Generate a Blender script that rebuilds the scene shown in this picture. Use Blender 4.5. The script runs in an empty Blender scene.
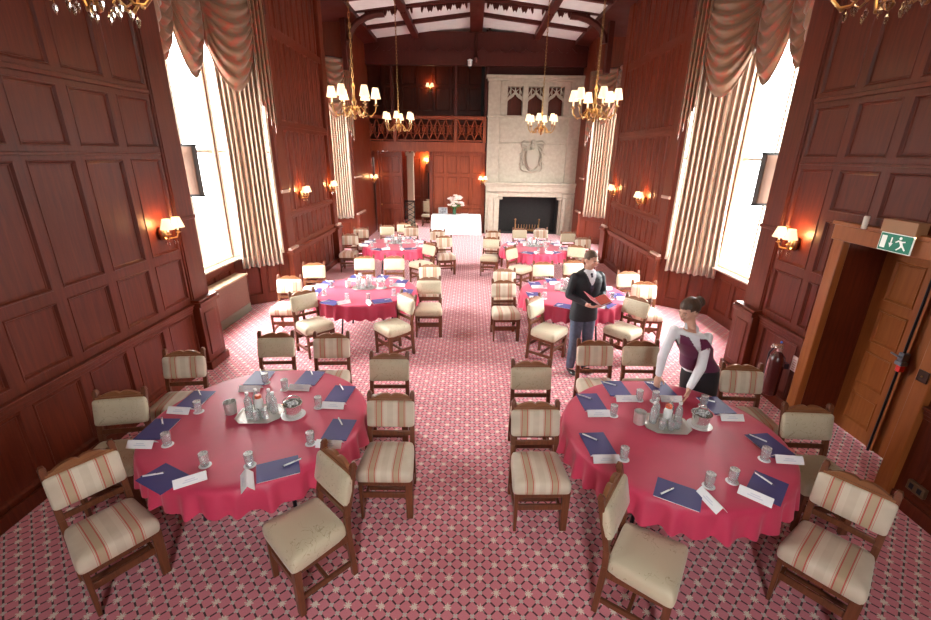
import bpy, bmesh, math, random
from mathutils import Vector, Matrix
random.seed(7)
COL = bpy.context.scene.collection
PI = math.pi
XC = 0.15                       # mirror: x -> XC - x  (left wall -3.70, right wall 3.85)
V = Vector

# ------------------------------------------------------------------ helpers
def tag(o, label=None, cat=None, group=None, kind=None):
    if label: o['label'] = label
    if cat: o['category'] = cat
    if group: o['group'] = group
    if kind: o['kind'] = kind
    return o

def thing(name, loc, label, cat, rz=0, group=None, kind=None):
    o = bpy.data.objects.new(name, None); COL.objects.link(o)
    o.empty_display_size = .1
    o.location = loc; o.rotation_euler = (0, 0, rz)
    return tag(o, label, cat, group, kind)

KIDS = {}
class MB:
    def __init__(s): s.bm = bmesh.new(); s.mi = 0; s.M = Matrix()
    def _add(s, vs, fs):
        bv = [s.bm.verts.new(s.M @ V(v)) for v in vs]
        for f in fs:
            try: q = s.bm.faces.new([bv[i] for i in f]); q.material_index = s.mi
            except ValueError: pass
        return bv
    def box(s, x0, x1, y0, y1, z0, z1):
        return s._add([(x0,y0,z0),(x1,y0,z0),(x1,y1,z0),(x0,y1,z0),(x0,y0,z1),(x1,y0,z1),(x1,y1,z1),(x0,y1,z1)],
               [(0,3,2,1),(4,5,6,7),(0,1,5,4),(1,2,6,5),(2,3,7,6),(3,0,4,7)])
    def hexa(s, vs):
        return s._add(vs, [(0,3,2,1),(4,5,6,7),(0,1,5,4),(1,2,6,5),(2,3,7,6),(3,0,4,7)])
    def prism(s, pts, d0, d1, plane='XZ'):
        n = len(pts)
        def m(p, d):
            if plane == 'XZ': return (p[0], d, p[1])
            if plane == 'YZ': return (d, p[0], p[1])
            return (p[0], p[1], d)
        vs = [m(p, d0) for p in pts] + [m(p, d1) for p in pts]
        fs = [tuple(range(n))[::-1], tuple(range(n, 2*n))] + [(i, (i+1)%n, n+(i+1)%n, n+i) for i in range(n)]
        return s._add(vs, fs)
    def lathe(s, prof, seg=16, c=(0,0,0), caps=True):
        vs = []; fs = []
        for r, z in prof:
            for k in range(seg):
                a = 2*PI*k/seg; vs.append((c[0]+r*math.cos(a), c[1]+r*math.sin(a), c[2]+z))
        for i in range(len(prof)-1):
            for k in range(seg):
                a = i*seg+k; b = i*seg+(k+1)%seg; fs.append((a, b, b+seg, a+seg))
        if caps:
            fs.append(tuple(range(seg))[::-1]); fs.append(tuple(range((len(prof)-1)*seg, len(prof)*seg)))
        return s._add(vs, fs)
    def tube(s, pts, r, seg=8, caps=True):
        pts = [V(p) for p in pts]; n = len(pts); rs = r if isinstance(r, (list, tuple)) else [r]*n
        vs = []; fs = []; up = None
        for i, p in enumerate(pts):
            t = (pts[min(i+1, n-1)] - pts[max(i-1, 0)]).normalized()
            if up is None: up = V((0,0,1)) if abs(t.z) < .9 else V((1,0,0))
            a = t.cross(up).normalized(); b = a.cross(t).normalized(); up = b
            for k in range(seg):
                an = 2*PI*k/seg; vs.append(p + rs[i]*(math.cos(an)*a + math.sin(an)*b))
        for i in range(n-1):
            for k in range(seg):
                a = i*seg+k; b = i*seg+(k+1)%seg; fs.append((a, a+seg, b+seg, b))
        if caps: fs.append(tuple(range(seg))); fs.append(tuple(range((n-1)*seg, n*seg))[::-1])
        return s._add(vs, fs)
    def ell(s, c, r, seg=12, rings=8, M=None):
        R = M or Matrix.Identity(3)
        vs = []; fs = []
        c = V(c); r = r if isinstance(r, (list, tuple)) else (r, r, r)
        for i in range(1, rings):
            ph = PI*i/rings
            for k in range(seg):
                a = 2*PI*k/seg
                vs.append(c + R @ V((r[0]*math.sin(ph)*math.cos(a), r[1]*math.sin(ph)*math.sin(a), r[2]*math.cos(ph))))
        top = len(vs); vs.append(c + R @ V((0,0,r[2]))); bot = len(vs); vs.append(c + R @ V((0,0,-r[2])))
        for i in range(rings-2):
            for k in range(seg):
                a = i*seg+k; b = i*seg+(k+1)%seg; fs.append((a, a+seg, b+seg, b))
        for k in range(seg):
            fs.append((top, k, (k+1)%seg)); q = (rings-2)*seg; fs.append((bot, q+(k+1)%seg, q+k))
        return s._add(vs, fs)
    def cap(s, p0, r0, p1, r1, seg=14):          # tapered capsule
        p0 = V(p0); p1 = V(p1)
        s.ell(p0, r0, seg); s.ell(p1, r1, seg); s.tube([p0, p1], [r0, r1], seg)
    def obj(s, name, mats, parent=None, bevel=0, smooth=True, bseg=2, ang=40):
        me = bpy.data.meshes.new(name)
        bmesh.ops.recalc_face_normals(s.bm, faces=s.bm.faces)
        s.bm.to_mesh(me); s.bm.free()
        if not isinstance(mats, (list, tuple)): mats = [mats]
        for m in mats: me.materials.append(m)
        if smooth:
            for p in me.polygons: p.use_smooth = True
            me.set_sharp_from_angle(angle=math.radians(ang))
        o = bpy.data.objects.new(name, me); COL.objects.link(o)
        if parent: o.parent = parent; KIDS.setdefault(parent.name, []).append(o)
        if bevel:
            b = o.modifiers.new('bevel', 'BEVEL'); b.width = bevel; b.segments = bseg; b.limit_method = 'ANGLE'
            b.angle_limit = math.radians(35); b.harden_normals = False
        return o

def dup(o, loc=None, rz=None, label=None, group=None, parent=None):
    c = o.copy(); COL.objects.link(c)
    if parent: c.parent = parent; KIDS.setdefault(parent.name, []).append(c)
    if loc is not None: c.location = loc
    if rz is not None: c.rotation_euler = (0, 0, rz)
    if label: c['label'] = label
    if group: c['group'] = group
    for k in KIDS.get(o.name, []): dup(k, parent=c)
    return c

def struct(o, label=None, cat=None): return tag(o, label, cat, kind='structure')

# ------------------------------------------------------------------ materials
def newmat(name):
    m = bpy.data.materials.new(name); m.use_nodes = True
    nt = m.node_tree; b = nt.nodes['Principled BSDF']
    return m, nt, b
def N(nt, t, **kw):
    n = nt.nodes.new(t)
    for k, v in kw.items(): setattr(n, k, v)
    return n
def math_(nt, op, a, b=None, c=None):
    n = nt.nodes.new('ShaderNodeMath'); n.operation = op
    for i, v in enumerate((a, b, c)):
        if v is None: continue
        if isinstance(v, (int, float)): n.inputs[i].default_value = v
        else: nt.links.new(v, n.inputs[i])
    return n.outputs[0]
def mixc(nt, f, a, b):
    n = nt.nodes.new('ShaderNodeMix'); n.data_type = 'RGBA'
    for i, v in ((0, f), (6, a), (7, b)):
        if isinstance(v, (int, float)): n.inputs[i].default_value = v
        elif isinstance(v, tuple): n.inputs[i].default_value = (*v, 1)
        else: nt.links.new(v, n.inputs[i])
    return n.outputs[2]
def plain(name, col, rough=.5, metal=0, emis=None, est=0, coat=0, spec=None, noise=0, bump=0, nscale=30, sheen=0):
    m, nt, b = newmat(name)
    b.inputs['Base Color'].default_value = (*col, 1); b.inputs['Roughness'].default_value = rough
    b.inputs['Metallic'].default_value = metal; b.inputs['Coat Weight'].default_value = coat
    b.inputs['Coat Roughness'].default_value = .15
    if spec is not None: b.inputs['Specular IOR Level'].default_value = spec
    if sheen: b.inputs['Sheen Weight'].default_value = sheen
    if emis: b.inputs['Emission Color'].default_value = (*emis, 1); b.inputs['Emission Strength'].default_value = est
    if noise or bump:
        tc = N(nt, 'ShaderNodeTexCoord'); nz = N(nt, 'ShaderNodeTexNoise'); nz.inputs['Scale'].default_value = nscale
        nt.links.new(tc.outputs['Object'], nz.inputs['Vector'])
        if noise:
            f = math_(nt, 'MULTIPLY_ADD', nz.outputs[0], 2, -.5)
            d = tuple(c*(1-noise) for c in col); l = tuple(min(1, c*(1+noise)) for c in col)
            nt.links.new(mixc(nt, f, d, l), b.inputs['Base Color'])
        if bump:
            bp = N(nt, 'ShaderNodeBump'); bp.inputs['Strength'].default_value = bump; bp.inputs['Distance'].default_value = .01
            nt.links.new(nz.outputs[0], bp.inputs['Height']); nt.links.new(bp.outputs[0], b.inputs['Normal'])
    return m
def wood(name, c1, c2, rough=.35, coat=.25, sc=(9, 9, .8), patch=.5):
    m, nt, b = newmat(name)
    tc = N(nt, 'ShaderNodeTexCoord'); mp = N(nt, 'ShaderNodeMapping'); mp.inputs['Scale'].default_value = sc
    nt.links.new(tc.outputs['Object'], mp.inputs['Vector'])
    n1 = N(nt, 'ShaderNodeTexNoise'); n1.inputs['Scale'].default_value = 3; n1.inputs['Detail'].default_value = 6; n1.inputs['Distortion'].default_value = .6
    nt.links.new(mp.outputs[0], n1.inputs['Vector'])
    n2 = N(nt, 'ShaderNodeTexNoise'); n2.inputs['Scale'].default_value = 1.7; n2.inputs['Detail'].default_value = 2
    nt.links.new(tc.outputs['Object'], n2.inputs['Vector'])
    f = math_(nt, 'ADD', math_(nt, 'MULTIPLY', n1.outputs[0], 1.6-patch), math_(nt, 'MULTIPLY', n2.outputs[0], patch))
    f = math_(nt, 'SUBTRACT', f, .3)
    nt.links.new(mixc(nt, f, c1, c2), b.inputs['Base Color'])
    r = math_(nt, 'MULTIPLY_ADD', n2.outputs[0], .25, rough-.12); nt.links.new(r, b.inputs['Roughness'])
    b.inputs['Specular IOR Level'].default_value = .28
    b.inputs['Coat Weight'].default_value = coat; b.inputs['Coat Roughness'].default_value = .22
    bp = N(nt, 'ShaderNodeBump'); bp.inputs['Strength'].default_value = .12; bp.inputs['Distance'].default_value = .01
    nt.links.new(n1.outputs[0], bp.inputs['Height']); nt.links.new(bp.outputs[0], b.inputs['Normal'])
    return m
def carpet():
    m, nt, b = newmat('carpet'); d = .1125
    tc = N(nt, 'ShaderNodeTexCoord'); sp = N(nt, 'ShaderNodeSeparateXYZ'); nt.links.new(tc.outputs['Object'], sp.inputs[0])
    x, y = sp.outputs[0], sp.outputs[1]
    u = math_(nt, 'DIVIDE', math_(nt, 'ADD', x, y), d); v = math_(nt, 'DIVIDE', math_(nt, 'SUBTRACT', x, y), d)
    def dist(t, k=1.0):
        q = math_(nt, 'DIVIDE', t, k) if k != 1 else t
        return math_(nt, 'ABSOLUTE', math_(nt, 'MULTIPLY', math_(nt, 'SUBTRACT', q, math_(nt, 'ROUND', q)), k))
    du, dv = dist(u), dist(v)
    lt = math_(nt, 'LESS_THAN', math_(nt, 'MINIMUM', du, dv), .072)
    dash = math_(nt, 'MULTIPLY', math_(nt, 'LESS_THAN', math_(nt, 'MINIMUM', du, dv), .075), math_(nt, 'GREATER_THAN', math_(nt, 'MAXIMUM', du, dv), .23))
    su, sv = dist(u, 2.0), dist(v, 2.0)
    node = math_(nt, 'LESS_THAN', math_(nt, 'MAXIMUM', du, dv), .10)
    nz = N(nt, 'ShaderNodeTexNoise'); nz.inputs['Scale'].default_value = 60; nt.links.new(tc.outputs['Object'], nz.inputs['Vector'])
    rr = math_(nt, 'SQRT', math_(nt, 'ADD', math_(nt, 'MULTIPLY', su, su), math_(nt, 'MULTIPLY', sv, sv)))
    an = math_(nt, 'ARCTAN2', su, sv)
    sr = math_(nt, 'ADD', math_(nt, 'MULTIPLY', math_(nt, 'COSINE', math_(nt, 'MULTIPLY', an, 8)), .10), math_(nt, 'MULTIPLY_ADD', nz.outputs[0], .6, -.04))
    star = math_(nt, 'LESS_THAN', rr, sr)
    n2 = N(nt, 'ShaderNodeTexNoise'); n2.inputs['Scale'].default_value = 180; nt.links.new(tc.outputs['Object'], n2.inputs['Vector'])
    base = mixc(nt, n2.outputs[0], (.56, .145, .185), (.76, .29, .33))
    c = mixc(nt, math_(nt, 'MAXIMUM', lt, node), base, (.56, .50, .46))
    c = mixc(nt, dash, c, (.075, .03, .035))
    c = mixc(nt, star, c, (.78, .66, .58))
    seam = math_(nt, 'LESS_THAN', math_(nt, 'ABSOLUTE', math_(nt, 'SUBTRACT', y, 4.72)), .007)
    c = mixc(nt, math_(nt, 'MULTIPLY', seam, .55), c, (.12, .03, .04))
    nt.links.new(c, b.inputs['Base Color']); b.inputs['Roughness'].default_value = .85
    b.inputs['Specular IOR Level'].default_value = .25; b.inputs['Sheen Weight'].default_value = .25
    return m
def fabric_stripe():
    m, nt, b = newmat('striped_fabric')
    tc = N(nt, 'ShaderNodeTexCoord'); sp = N(nt, 'ShaderNodeSeparateXYZ'); nt.links.new(tc.outputs['Object'], sp.inputs[0])
    a = math_(nt, 'ABSOLUTE', sp.outputs[0]); q = math_(nt, 'ABSOLUTE', math_(nt, 'SUBTRACT', a, .098))
    tan = math_(nt, 'LESS_THAN', q, .03)
    red = math_(nt, 'LESS_THAN', math_(nt, 'ABSOLUTE', math_(nt, 'SUBTRACT', q, .023)), .0030)
    red2 = math_(nt, 'LESS_THAN', math_(nt, 'ABSOLUTE', math_(nt, 'SUBTRACT', q, .036)), .0018)
    edge = math_(nt, 'LESS_THAN', math_(nt, 'ABSOLUTE', math_(nt, 'SUBTRACT', a, .045)), .02)
    nz = N(nt, 'ShaderNodeTexNoise'); nz.inputs['Scale'].default_value = 9; nt.links.new(tc.outputs['Object'], nz.inputs['Vector'])
    base = mixc(nt, nz.outputs[0], (.50, .42, .31), (.68, .60, .47))
    c = mixc(nt, math_(nt, 'MULTIPLY', edge, .25), base, (.80, .74, .62))
    c = mixc(nt, math_(nt, 'MULTIPLY', tan, .8), c, (.42, .30, .17))
    c = mixc(nt, math_(nt, 'MAXIMUM', red, math_(nt, 'MULTIPLY', red2, .6)), c, (.50, .07, .055))
    nt.links.new(c, b.inputs['Base Color']); b.inputs['Roughness'].default_value = .7; b.inputs['Sheen Weight'].default_value = .2
    return m
def damask(name='damask_fabric', c1=(.56, .49, .34), c2=(.34, .27, .16)):
    m, nt, b = newmat(name)
    tc = N(nt, 'ShaderNodeTexCoord'); nz = N(nt, 'ShaderNodeTexNoise'); nz.inputs['Scale'].default_value = 14; nz.inputs['Detail'].default_value = 1
    nz.inputs['Distortion'].default_value = 1.2
    nt.links.new(tc.outputs['Object'], nz.inputs['Vector'])
    vein = math_(nt, 'LESS_THAN', math_(nt, 'ABSOLUTE', math_(nt, 'SUBTRACT', nz.outputs[0], .5)), .010)
    n2 = N(nt, 'ShaderNodeTexNoise'); n2.inputs['Scale'].default_value = 5; nt.links.new(tc.outputs['Object'], n2.inputs['Vector'])
    msk = math_(nt, 'GREATER_THAN', n2.outputs[0], .5)
    c = mixc(nt, math_(nt, 'MULTIPLY', math_(nt, 'MULTIPLY', vein, msk), .75), c1, c2)
    nt.links.new(c, b.inputs['Base Color']); b.inputs['Roughness'].default_value = .55; b.inputs['Sheen Weight'].default_value = .2
    return m
def curtain_mat():
    m, nt, b = newmat('curtain_stripe')          # stripes woven along the cloth width (uv u)
    uv = N(nt, 'ShaderNodeUVMap'); uv.uv_map = 'cloth'
    sp = N(nt, 'ShaderNodeSeparateXYZ'); nt.links.new(uv.outputs[0], sp.inputs[0])
    f = math_(nt, 'FRACT', math_(nt, 'MULTIPLY', sp.outputs[0], 9))
    a = math_(nt, 'LESS_THAN', math_(nt, 'ABSOLUTE', math_(nt, 'SUBTRACT', f, .35)), .11)
    c_ = math_(nt, 'LESS_THAN', math_(nt, 'ABSOLUTE', math_(nt, 'SUBTRACT', f, .35)), .045)
    c = mixc(nt, a, (.41, .315, .225), (.24, .055, .03)); c = mixc(nt, c_, c, (.24, .16, .07))
    nt.links.new(c, b.inputs['Base Color']); b.inputs['Roughness'].default_value = .6; b.inputs['Sheen Weight'].default_value = .3
    return m
def glass(name, tint=(1, 1, 1), refl=.1, highlight_mix=0.0):
    m = bpy.data.materials.new(name); m.use_nodes = True; nt = m.node_tree; nt.nodes.clear()
    o = N(nt, 'ShaderNodeOutputMaterial'); mx = N(nt, 'ShaderNodeMixShader'); tr = N(nt, 'ShaderNodeBsdfTransparent'); gl = N(nt, 'ShaderNodeBsdfGlossy')
    tr.inputs[0].default_value = (*tint, 1); gl.inputs['Roughness'].default_value = .03
    fr = N(nt, 'ShaderNodeFresnel'); fr.inputs[0].default_value = 1.5
    f = math_(nt, 'ADD', math_(nt, 'MULTIPLY', fr.outputs[0], .55 if refl else .25), refl)
    nt.links.new(f, mx.inputs[0]); df = N(nt, 'ShaderNodeBsdfDiffuse'); df.inputs[0].default_value = (.9, .9, .9, 1); m2 = N(nt, 'ShaderNodeMixShader'); m2.inputs[0].default_value = highlight_mix
    nt.links.new(tr.outputs[0], m2.inputs[1]); nt.links.new(df.outputs[0], m2.inputs[2]); nt.links.new(m2.outputs[0], mx.inputs[1]); nt.links.new(gl.outputs[0], mx.inputs[2]); nt.links.new(mx.outputs[0], o.inputs[0])
    return m
def floral():
    m, nt, b = newmat('swag_damask')
    tc = N(nt, 'ShaderNodeTexCoord'); nz = N(nt, 'ShaderNodeTexNoise'); nz.inputs['Scale'].default_value = 9; nz.inputs['Detail'].default_value = 3
    nt.links.new(tc.outputs['Object'], nz.inputs['Vector'])
    f = math_(nt, 'MULTIPLY', math_(nt, 'SUBTRACT', nz.outputs[0], .5), 7)
    c = mixc(nt, f, (.20, .098, .045), (.33, .065, .025))
    nt.links.new(c, b.inputs['Base Color']); b.inputs['Roughness'].default_value = .4; b.inputs['Sheen Weight'].default_value = .5
    return m

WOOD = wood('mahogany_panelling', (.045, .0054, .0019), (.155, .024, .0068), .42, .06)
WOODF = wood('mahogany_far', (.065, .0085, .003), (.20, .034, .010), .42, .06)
WDARK = wood('dark_roof_timber', (.045, .006, .0035), (.085, .012, .006), .5, .05)
OAK = wood('door_oak', (.22, .060, .014), (.36, .115, .03), .36, .3)
WOODL = wood('mahogany_gallery_lit', (.11, .018, .006), (.30, .062, .020), .42, .06)  # lighter mahogany copy; extra light for the dim far end put into its colour
CHW = wood('chair_wood', (.085, .026, .012), (.20, .066, .028), .38, .2, (14, 14, 2))
CHW2 = wood('chair_crest_wood', (.18, .066, .028), (.32, .14, .062), .36, .25, (3, 14, 14))
CARPET = carpet(); STRIPE = fabric_stripe(); DAMASK = damask(); CURT = curtain_mat(); SWAG = floral()
LINING = plain('curtain_lining', (.85, .78, .66), .7)
CLOTH = plain('crimson_cloth', (.56, .040, .100), .45, noise=.08, nscale=4, sheen=.12)
WHITEC = plain('white_linen', (.88, .88, .90), .7)
STONE = plain('fireplace_limestone', (.39, .335, .26), .75, noise=.12, bump=.25, nscale=9)
SOOT_DARK = plain('soot_and_dark', (.007, .005, .0045), .8, noise=.4, nscale=12)
BRASS = plain('aged_brass', (.46, .28, .12), .33, 1)
BRASSD = plain('dark_brass', (.35, .2, .08), .4, 1)
SHADE = plain('lit_lampshade', (.9, .75, .5), .8, emis=(1, .74, .42), est=.62)
CRYSTAL = glass('crystal', (1, .97, .93), .35)
GLASS = glass('clear_glass', (.97, .98, .98), .02, .24)  # white diffuse share stands in for bright highlights on the glass
PANE = glass('window_glass', (1, 1, 1), .0)
PLASTER = plain('white_ceiling_plaster', (.78, .84, .83), .8, noise=.04, nscale=6)
FRAME = plain('window_frame_paint', (.55, .49, .38), .5)
CAPST = plain('pilaster_band', (.45, .30, .24), .4)
NAVY = plain('navy_cover', (.060, .055, .20), .5)
PAPER = plain('white_paper', (.86, .86, .88), .6)
PENW = plain('pen_white', (.85, .85, .88), .25)
PENB = plain('pen_tip', (.05, .05, .12), .3)
SILVER = plain('silver_plate', (.85, .83, .79), .22, .75)
SILVERH = plain('hammered_silver', (.80, .79, .75), .28, .75, bump=1.0, nscale=90)
LEAF = plain('leaf_green', (.06, .16, .03), .5)
GREEN = plain('exit_sign_green', (.0, .15, .085), .45, emis=(0, .25, .15), est=.12)
SIGNW = plain('exit_sign_white', (.85, .9, .85), .4, emis=(.8, .9, .8), est=.12)
# ------------------------------------------------------------------ setting
def grid_wall(name, P, u0, u1, z0, z1, panels, holes=(), mat=WOOD, depth=.022, field=True, parent=None, back=.12, kindlab=None):
    """panelled wall: P(u, z, d) gives the point, d>0 is towards the room"""
    us = sorted({u0, u1} | {p[0] for p in panels} | {p[1] for p in panels} | {h[0] for h in holes} | {h[1] for h in holes})
    zs = sorted({z0, z1} | {p[2] for p in panels} | {p[3] for p in panels} | {h[2] for h in holes} | {h[3] for h in holes})
    us = [u for u in us if u0-1e-6 <= u <= u1+1e-6]; zs = [z for z in zs if z0-1e-6 <= z <= z1+1e-6]
    m = MB()
    def ins(R, u, z): return any(r[0] < u < r[1] and r[2] < z < r[3] for r in R)
    def quad(*p): m._add(p, [(0, 1, 2, 3)])
    for i in range(len(us)-1):
        for j in range(len(zs)-1):
            a, b, c, d = us[i], us[i+1], zs[j], zs[j+1]; cu, cz = (a+b)/2, (c+d)/2
            if ins(panels, cu, cz) or ins(holes, cu, cz): continue
            quad(P(a,c,0), P(b,c,0), P(b,d,0), P(a,d,0))
    for (a, b, c, d) in panels:
        if b > u1+1e-6 or a < u0-1e-6 or d > z1+1e-6 or c < z0-1e-6: continue
        if any(h[0] < b and h[1] > a and h[2] < d and h[3] > c for h in holes): continue
        w = min(b-a, d-c)
        lv = [(0, 0), (.004, .007), (.014, .006), (.026, -depth*.75), (.034, -depth*.75), (.040, -depth)]
        ring = [[P(a+k, c+k, e), P(b-k, c+k, e), P(b-k, d-k, e), P(a+k, d-k, e)] for k, e in lv]
        for r0, r1 in zip(ring, ring[1:]):
            for k in range(4): quad(r0[k], r0[(k+1)%4], r1[(k+1)%4], r1[k])
        quad(*ring[-1])
    for (a, b, c, d) in holes:
        for p, q in (((a,c),(b,c)), ((b,c),(b,d)), ((b,d),(a,d)), ((a,d),(a,c))):
            if p[1] == q[1] and p[1] <= z0+1e-6: continue
            quad(P(*p,0), P(*q,0), P(*q,-back), P(*p,-back))
    # back skin so that the wall has a body
    for i in range(len(us)-1):
        for j in range(len(zs)-1):
            a, b, c, d = us[i], us[i+1], zs[j], zs[j+1]
            if ins(holes, (a+b)/2, (c+d)/2): continue
            quad(P(a,c,-back), P(a,d,-back), P(b,d,-back), P(b,c,-back))
    for p, q in (((u0,z0),(u1,z0)), ((u1,z0),(u1,z1)), ((u1,z1),(u0,z1)), ((u0,z1),(u0,z0))):
        if p[1] == q[1] == 0: continue
        quad(P(*p,0), P(*q,0), P(*q,-back), P(*p,-back))
    o = m.obj(name, mat, parent, smooth=False)
    if not parent: struct(o)
    return o

def side(s):
    """s=-1 left wall, +1 right wall; plan x for the wall coordinate x of the left one"""
    return (lambda x: x) if s < 0 else (lambda x: XC - x)

floor = MB(); floor.box(-4.66, 4.81, -3.2, 22.0, -.1, 0)
struct(floor.obj('floor', CARPET, smooth=False), 'pink carpet with dark diagonal lattice and pale star flowers', 'carpet')

BAYS = {-1: ((5.90, 6.40, 8.15, 8.74), (12.30, 12.7, 13.95, 14.35)), 1: ((5.90, 6.40, 8.15, 8.74), (12.78, 13.3, 15.1, 15.65))}
ROWS = [(.16, .84), (1.05, 1.60), (1.70, 2.80), (2.92, 3.44), (3.58, 4.95), (5.06, 6.10)]
for s, nm in ((-1, 'left'), (1, 'right')):
    X = side(s); sg = -s
    # near panelled wall
    first = 4.99 if s < 0 else 4.97; pitch = .595 if s < 0 else .585; w = .49
    cols = []; a = first
    while a > -3: cols.append((a, a+w)); a -= pitch
    P = lambda u, z, d, X=X, sg=sg: V((X(-3.70) + sg*d, u, z))
    pan = [(c[0], c[1], r[0], r[1]) for c in cols for r in ROWS]
    holes = []
    if s > 0:
        holes = [(3.33, 4.55, 0, 2.17)]
        pan = [p for p in pan if not (p[2] < 2.3 and p[1] > 3.22 and p[0] < 4.66)]
        pan = [p for p in pan if not (4.9 < p[0] < 5.0 and p[2] < 1)]
        pan += [(4.76, 5.40, .16, .84), (4.71, 4.875, 1.05, 1.60), (4.71, 4.875, 1.70, 2.28), (4.385, 4.875, 2.38, 2.80), (3.80, 4.29, 2.38, 2.80), (3.215, 3.705, 2.38, 2.80)]
    grid_wall('wall_'+nm, P, -3.0, 5.50, 0, 6.75, pan, holes, WOOD, back=.12)
    # dado cap moulding and skirting on the near wall
    tr = MB()
    for (y0, y1) in ([(-3.0, 5.48)] if s < 0 else [(4.64, 5.48), (-3.0, 3.24)]):
        for dx, z0, z1 in ((.055, .945, .975), (.035, .90, .945), (.02, .86, .90), (.03, 0, .13)):
            tr.box(*sorted((X(-3.695), X(-3.70)+sg*dx)), y0, y1, z0, z1)
    struct(tr.obj('trim_1' if s < 0 else 'trim_2', WOOD, bevel=.006))
    fr = MB(); fr.box(*sorted((X(-3.695), X(-3.70)+sg*.03)), -3.0 , 5.48, 3.49, 3.535); fr.box(*sorted((X(-3.695), X(-3.70)+sg*.02)), -3.0, 5.48, 2.84, 2.87)
    struct(fr.obj('trim_3' if s < 0 else 'trim_4', WOOD, bevel=.006))
    # pilasters with pedestals
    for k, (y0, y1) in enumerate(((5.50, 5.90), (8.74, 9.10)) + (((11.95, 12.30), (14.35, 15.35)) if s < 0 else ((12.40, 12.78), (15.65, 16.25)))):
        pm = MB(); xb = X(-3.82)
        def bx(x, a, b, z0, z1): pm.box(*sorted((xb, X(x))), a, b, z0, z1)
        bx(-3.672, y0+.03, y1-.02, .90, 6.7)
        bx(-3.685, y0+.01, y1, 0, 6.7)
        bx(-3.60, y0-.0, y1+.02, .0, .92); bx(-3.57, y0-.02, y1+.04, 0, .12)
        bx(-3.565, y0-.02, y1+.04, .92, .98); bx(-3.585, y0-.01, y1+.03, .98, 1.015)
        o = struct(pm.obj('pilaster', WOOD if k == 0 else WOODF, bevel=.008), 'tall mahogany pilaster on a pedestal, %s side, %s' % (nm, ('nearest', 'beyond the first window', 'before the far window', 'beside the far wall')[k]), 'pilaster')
        cp = MB()
        if k:
            cp.box(*sorted((X(-3.68), X(-3.60))), y0-.01, y1+.03, 1.0, 1.06)
            cp.box(*sorted((X(-3.68), X(-3.65))), y0-.01, y1+.02, 2.13, 2.19)
        else:
            cp.box(*sorted((X(-3.68), X(-3.66))), y0+.02, y1-.0, 2.05, 2.10)
        cp.obj('pale_band' if k else 'band', CAPST if k else WOOD, o, bevel=.01)
        if k == 0:
            pf = MB(); pf.box(*sorted((X(-3.61), X(-3.585))), y0+.07, y1-.07, .2, .82); pf.obj('raised_panel', WOOD, o, bevel=.02)
    # wall between the bays, boarded in narrow panels
    rows2 = [(.16, .86), (1.08, 1.62), (1.74, 3.30), (3.46, 4.90), (5.04, 6.3)]
    ye = 12.0 if s < 0 else 12.45
    cols2 = [(9.20+.32*i, 9.20+.32*i+.245) for i in range(9 if s < 0 else 10)]
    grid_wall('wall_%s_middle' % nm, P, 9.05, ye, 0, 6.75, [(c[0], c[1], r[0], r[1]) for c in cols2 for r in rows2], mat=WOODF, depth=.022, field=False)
    tr = MB()
    for dx, z0, z1 in ((.055, .945, .985), (.03, .89, .945), (.03, 0, .13), (.025, 1.655, 1.70), (.025, 3.36, 3.41)):
        tr.box(*sorted((X(-3.695), X(-3.70)+sg*dx)), 9.10, ye-.05, z0, z1)
    struct(tr.obj('trim_5' if s < 0 else 'trim_6', WOODF, bevel=.006))
    em = MB(); em.box(*sorted((X(-3.70), X(-3.85))), 15.3 if s < 0 else 16.2, 17.3, 0, 6.75); struct(em.obj('wall_%s_end' % nm, WOODF, smooth=False))
    # bays
    for bi, (y0, y1, y2, y3) in enumerate(BAYS[s]):
        pts = [(-3.70, y0), (-4.50, y1), (-4.50, y2), (-3.70, y3)]
        pts = [V((X(p[0]), p[1])) for p in pts]
        wn = 1 + bi*2 + (0 if s < 0 else 1)
        win = thing('window_%d' % wn, (X(-4.5), (y1+y2)/2, .98), None, None); struct(win)
        for k in range(3):
            A, B = pts[k], pts[k+1]; L = (B-A).length; t = (B-A)/L
            n = V((-t.y, t.x)); c = (A+B)/2
            if n.dot(V((0, c.y))-V((c.x, c.y))) < 0 and (n.x*(0-c.x)) < 0: n = -n
            if n.x*(0-c.x) < 0: n = -n
            PP = lambda u, z, d, A=A, t=t, n=n: V((A.x+t.x*u+n.x*d, A.y+t.y*u+n.y*d, z))
            m0 = L-.24; nc = max(1, round(m0/.5)); cw = m0/nc
            pl = [(.12+cw*i+.05, .12+cw*(i+1)-.05, .18, .80) for i in range(nc)]
            W0, W1 = ((.06, .015), (.015, .015), (.015, .06))[k]
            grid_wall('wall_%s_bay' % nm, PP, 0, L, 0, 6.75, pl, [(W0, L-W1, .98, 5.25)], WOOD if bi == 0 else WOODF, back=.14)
            f = MB()
            loc = V((X(-4.5), (y1+y2)/2, .98))
            def bar(u0, u1, z0, z1, d0, d1):
                q = [PP(u, z, d)-loc for z in (z0, z1) for (u, d) in ((u0,d0),(u1,d0),(u1,d1),(u0,d1))]
                f.hexa(q)
            bar(W0, L-W1, .98, 1.04, -.14, .02); bar(W0, L-W1, 5.17, 5.25, -.12, -.02)
            bar(W0, W0+.04, 1.04, 5.17, -.12, .005); bar(L-W1-.04, L-W1, 1.04, 5.17, -.12, .005)
            if k == 1: bar(L*.5-.02, L*.5+.02, 1.04, 5.17, -.11, -.03)
            bar(W0, L-W1, 2.86, 2.91, -.11, -.03)
            f.obj('window_frame', FRAME, win, bevel=.005)
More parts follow.
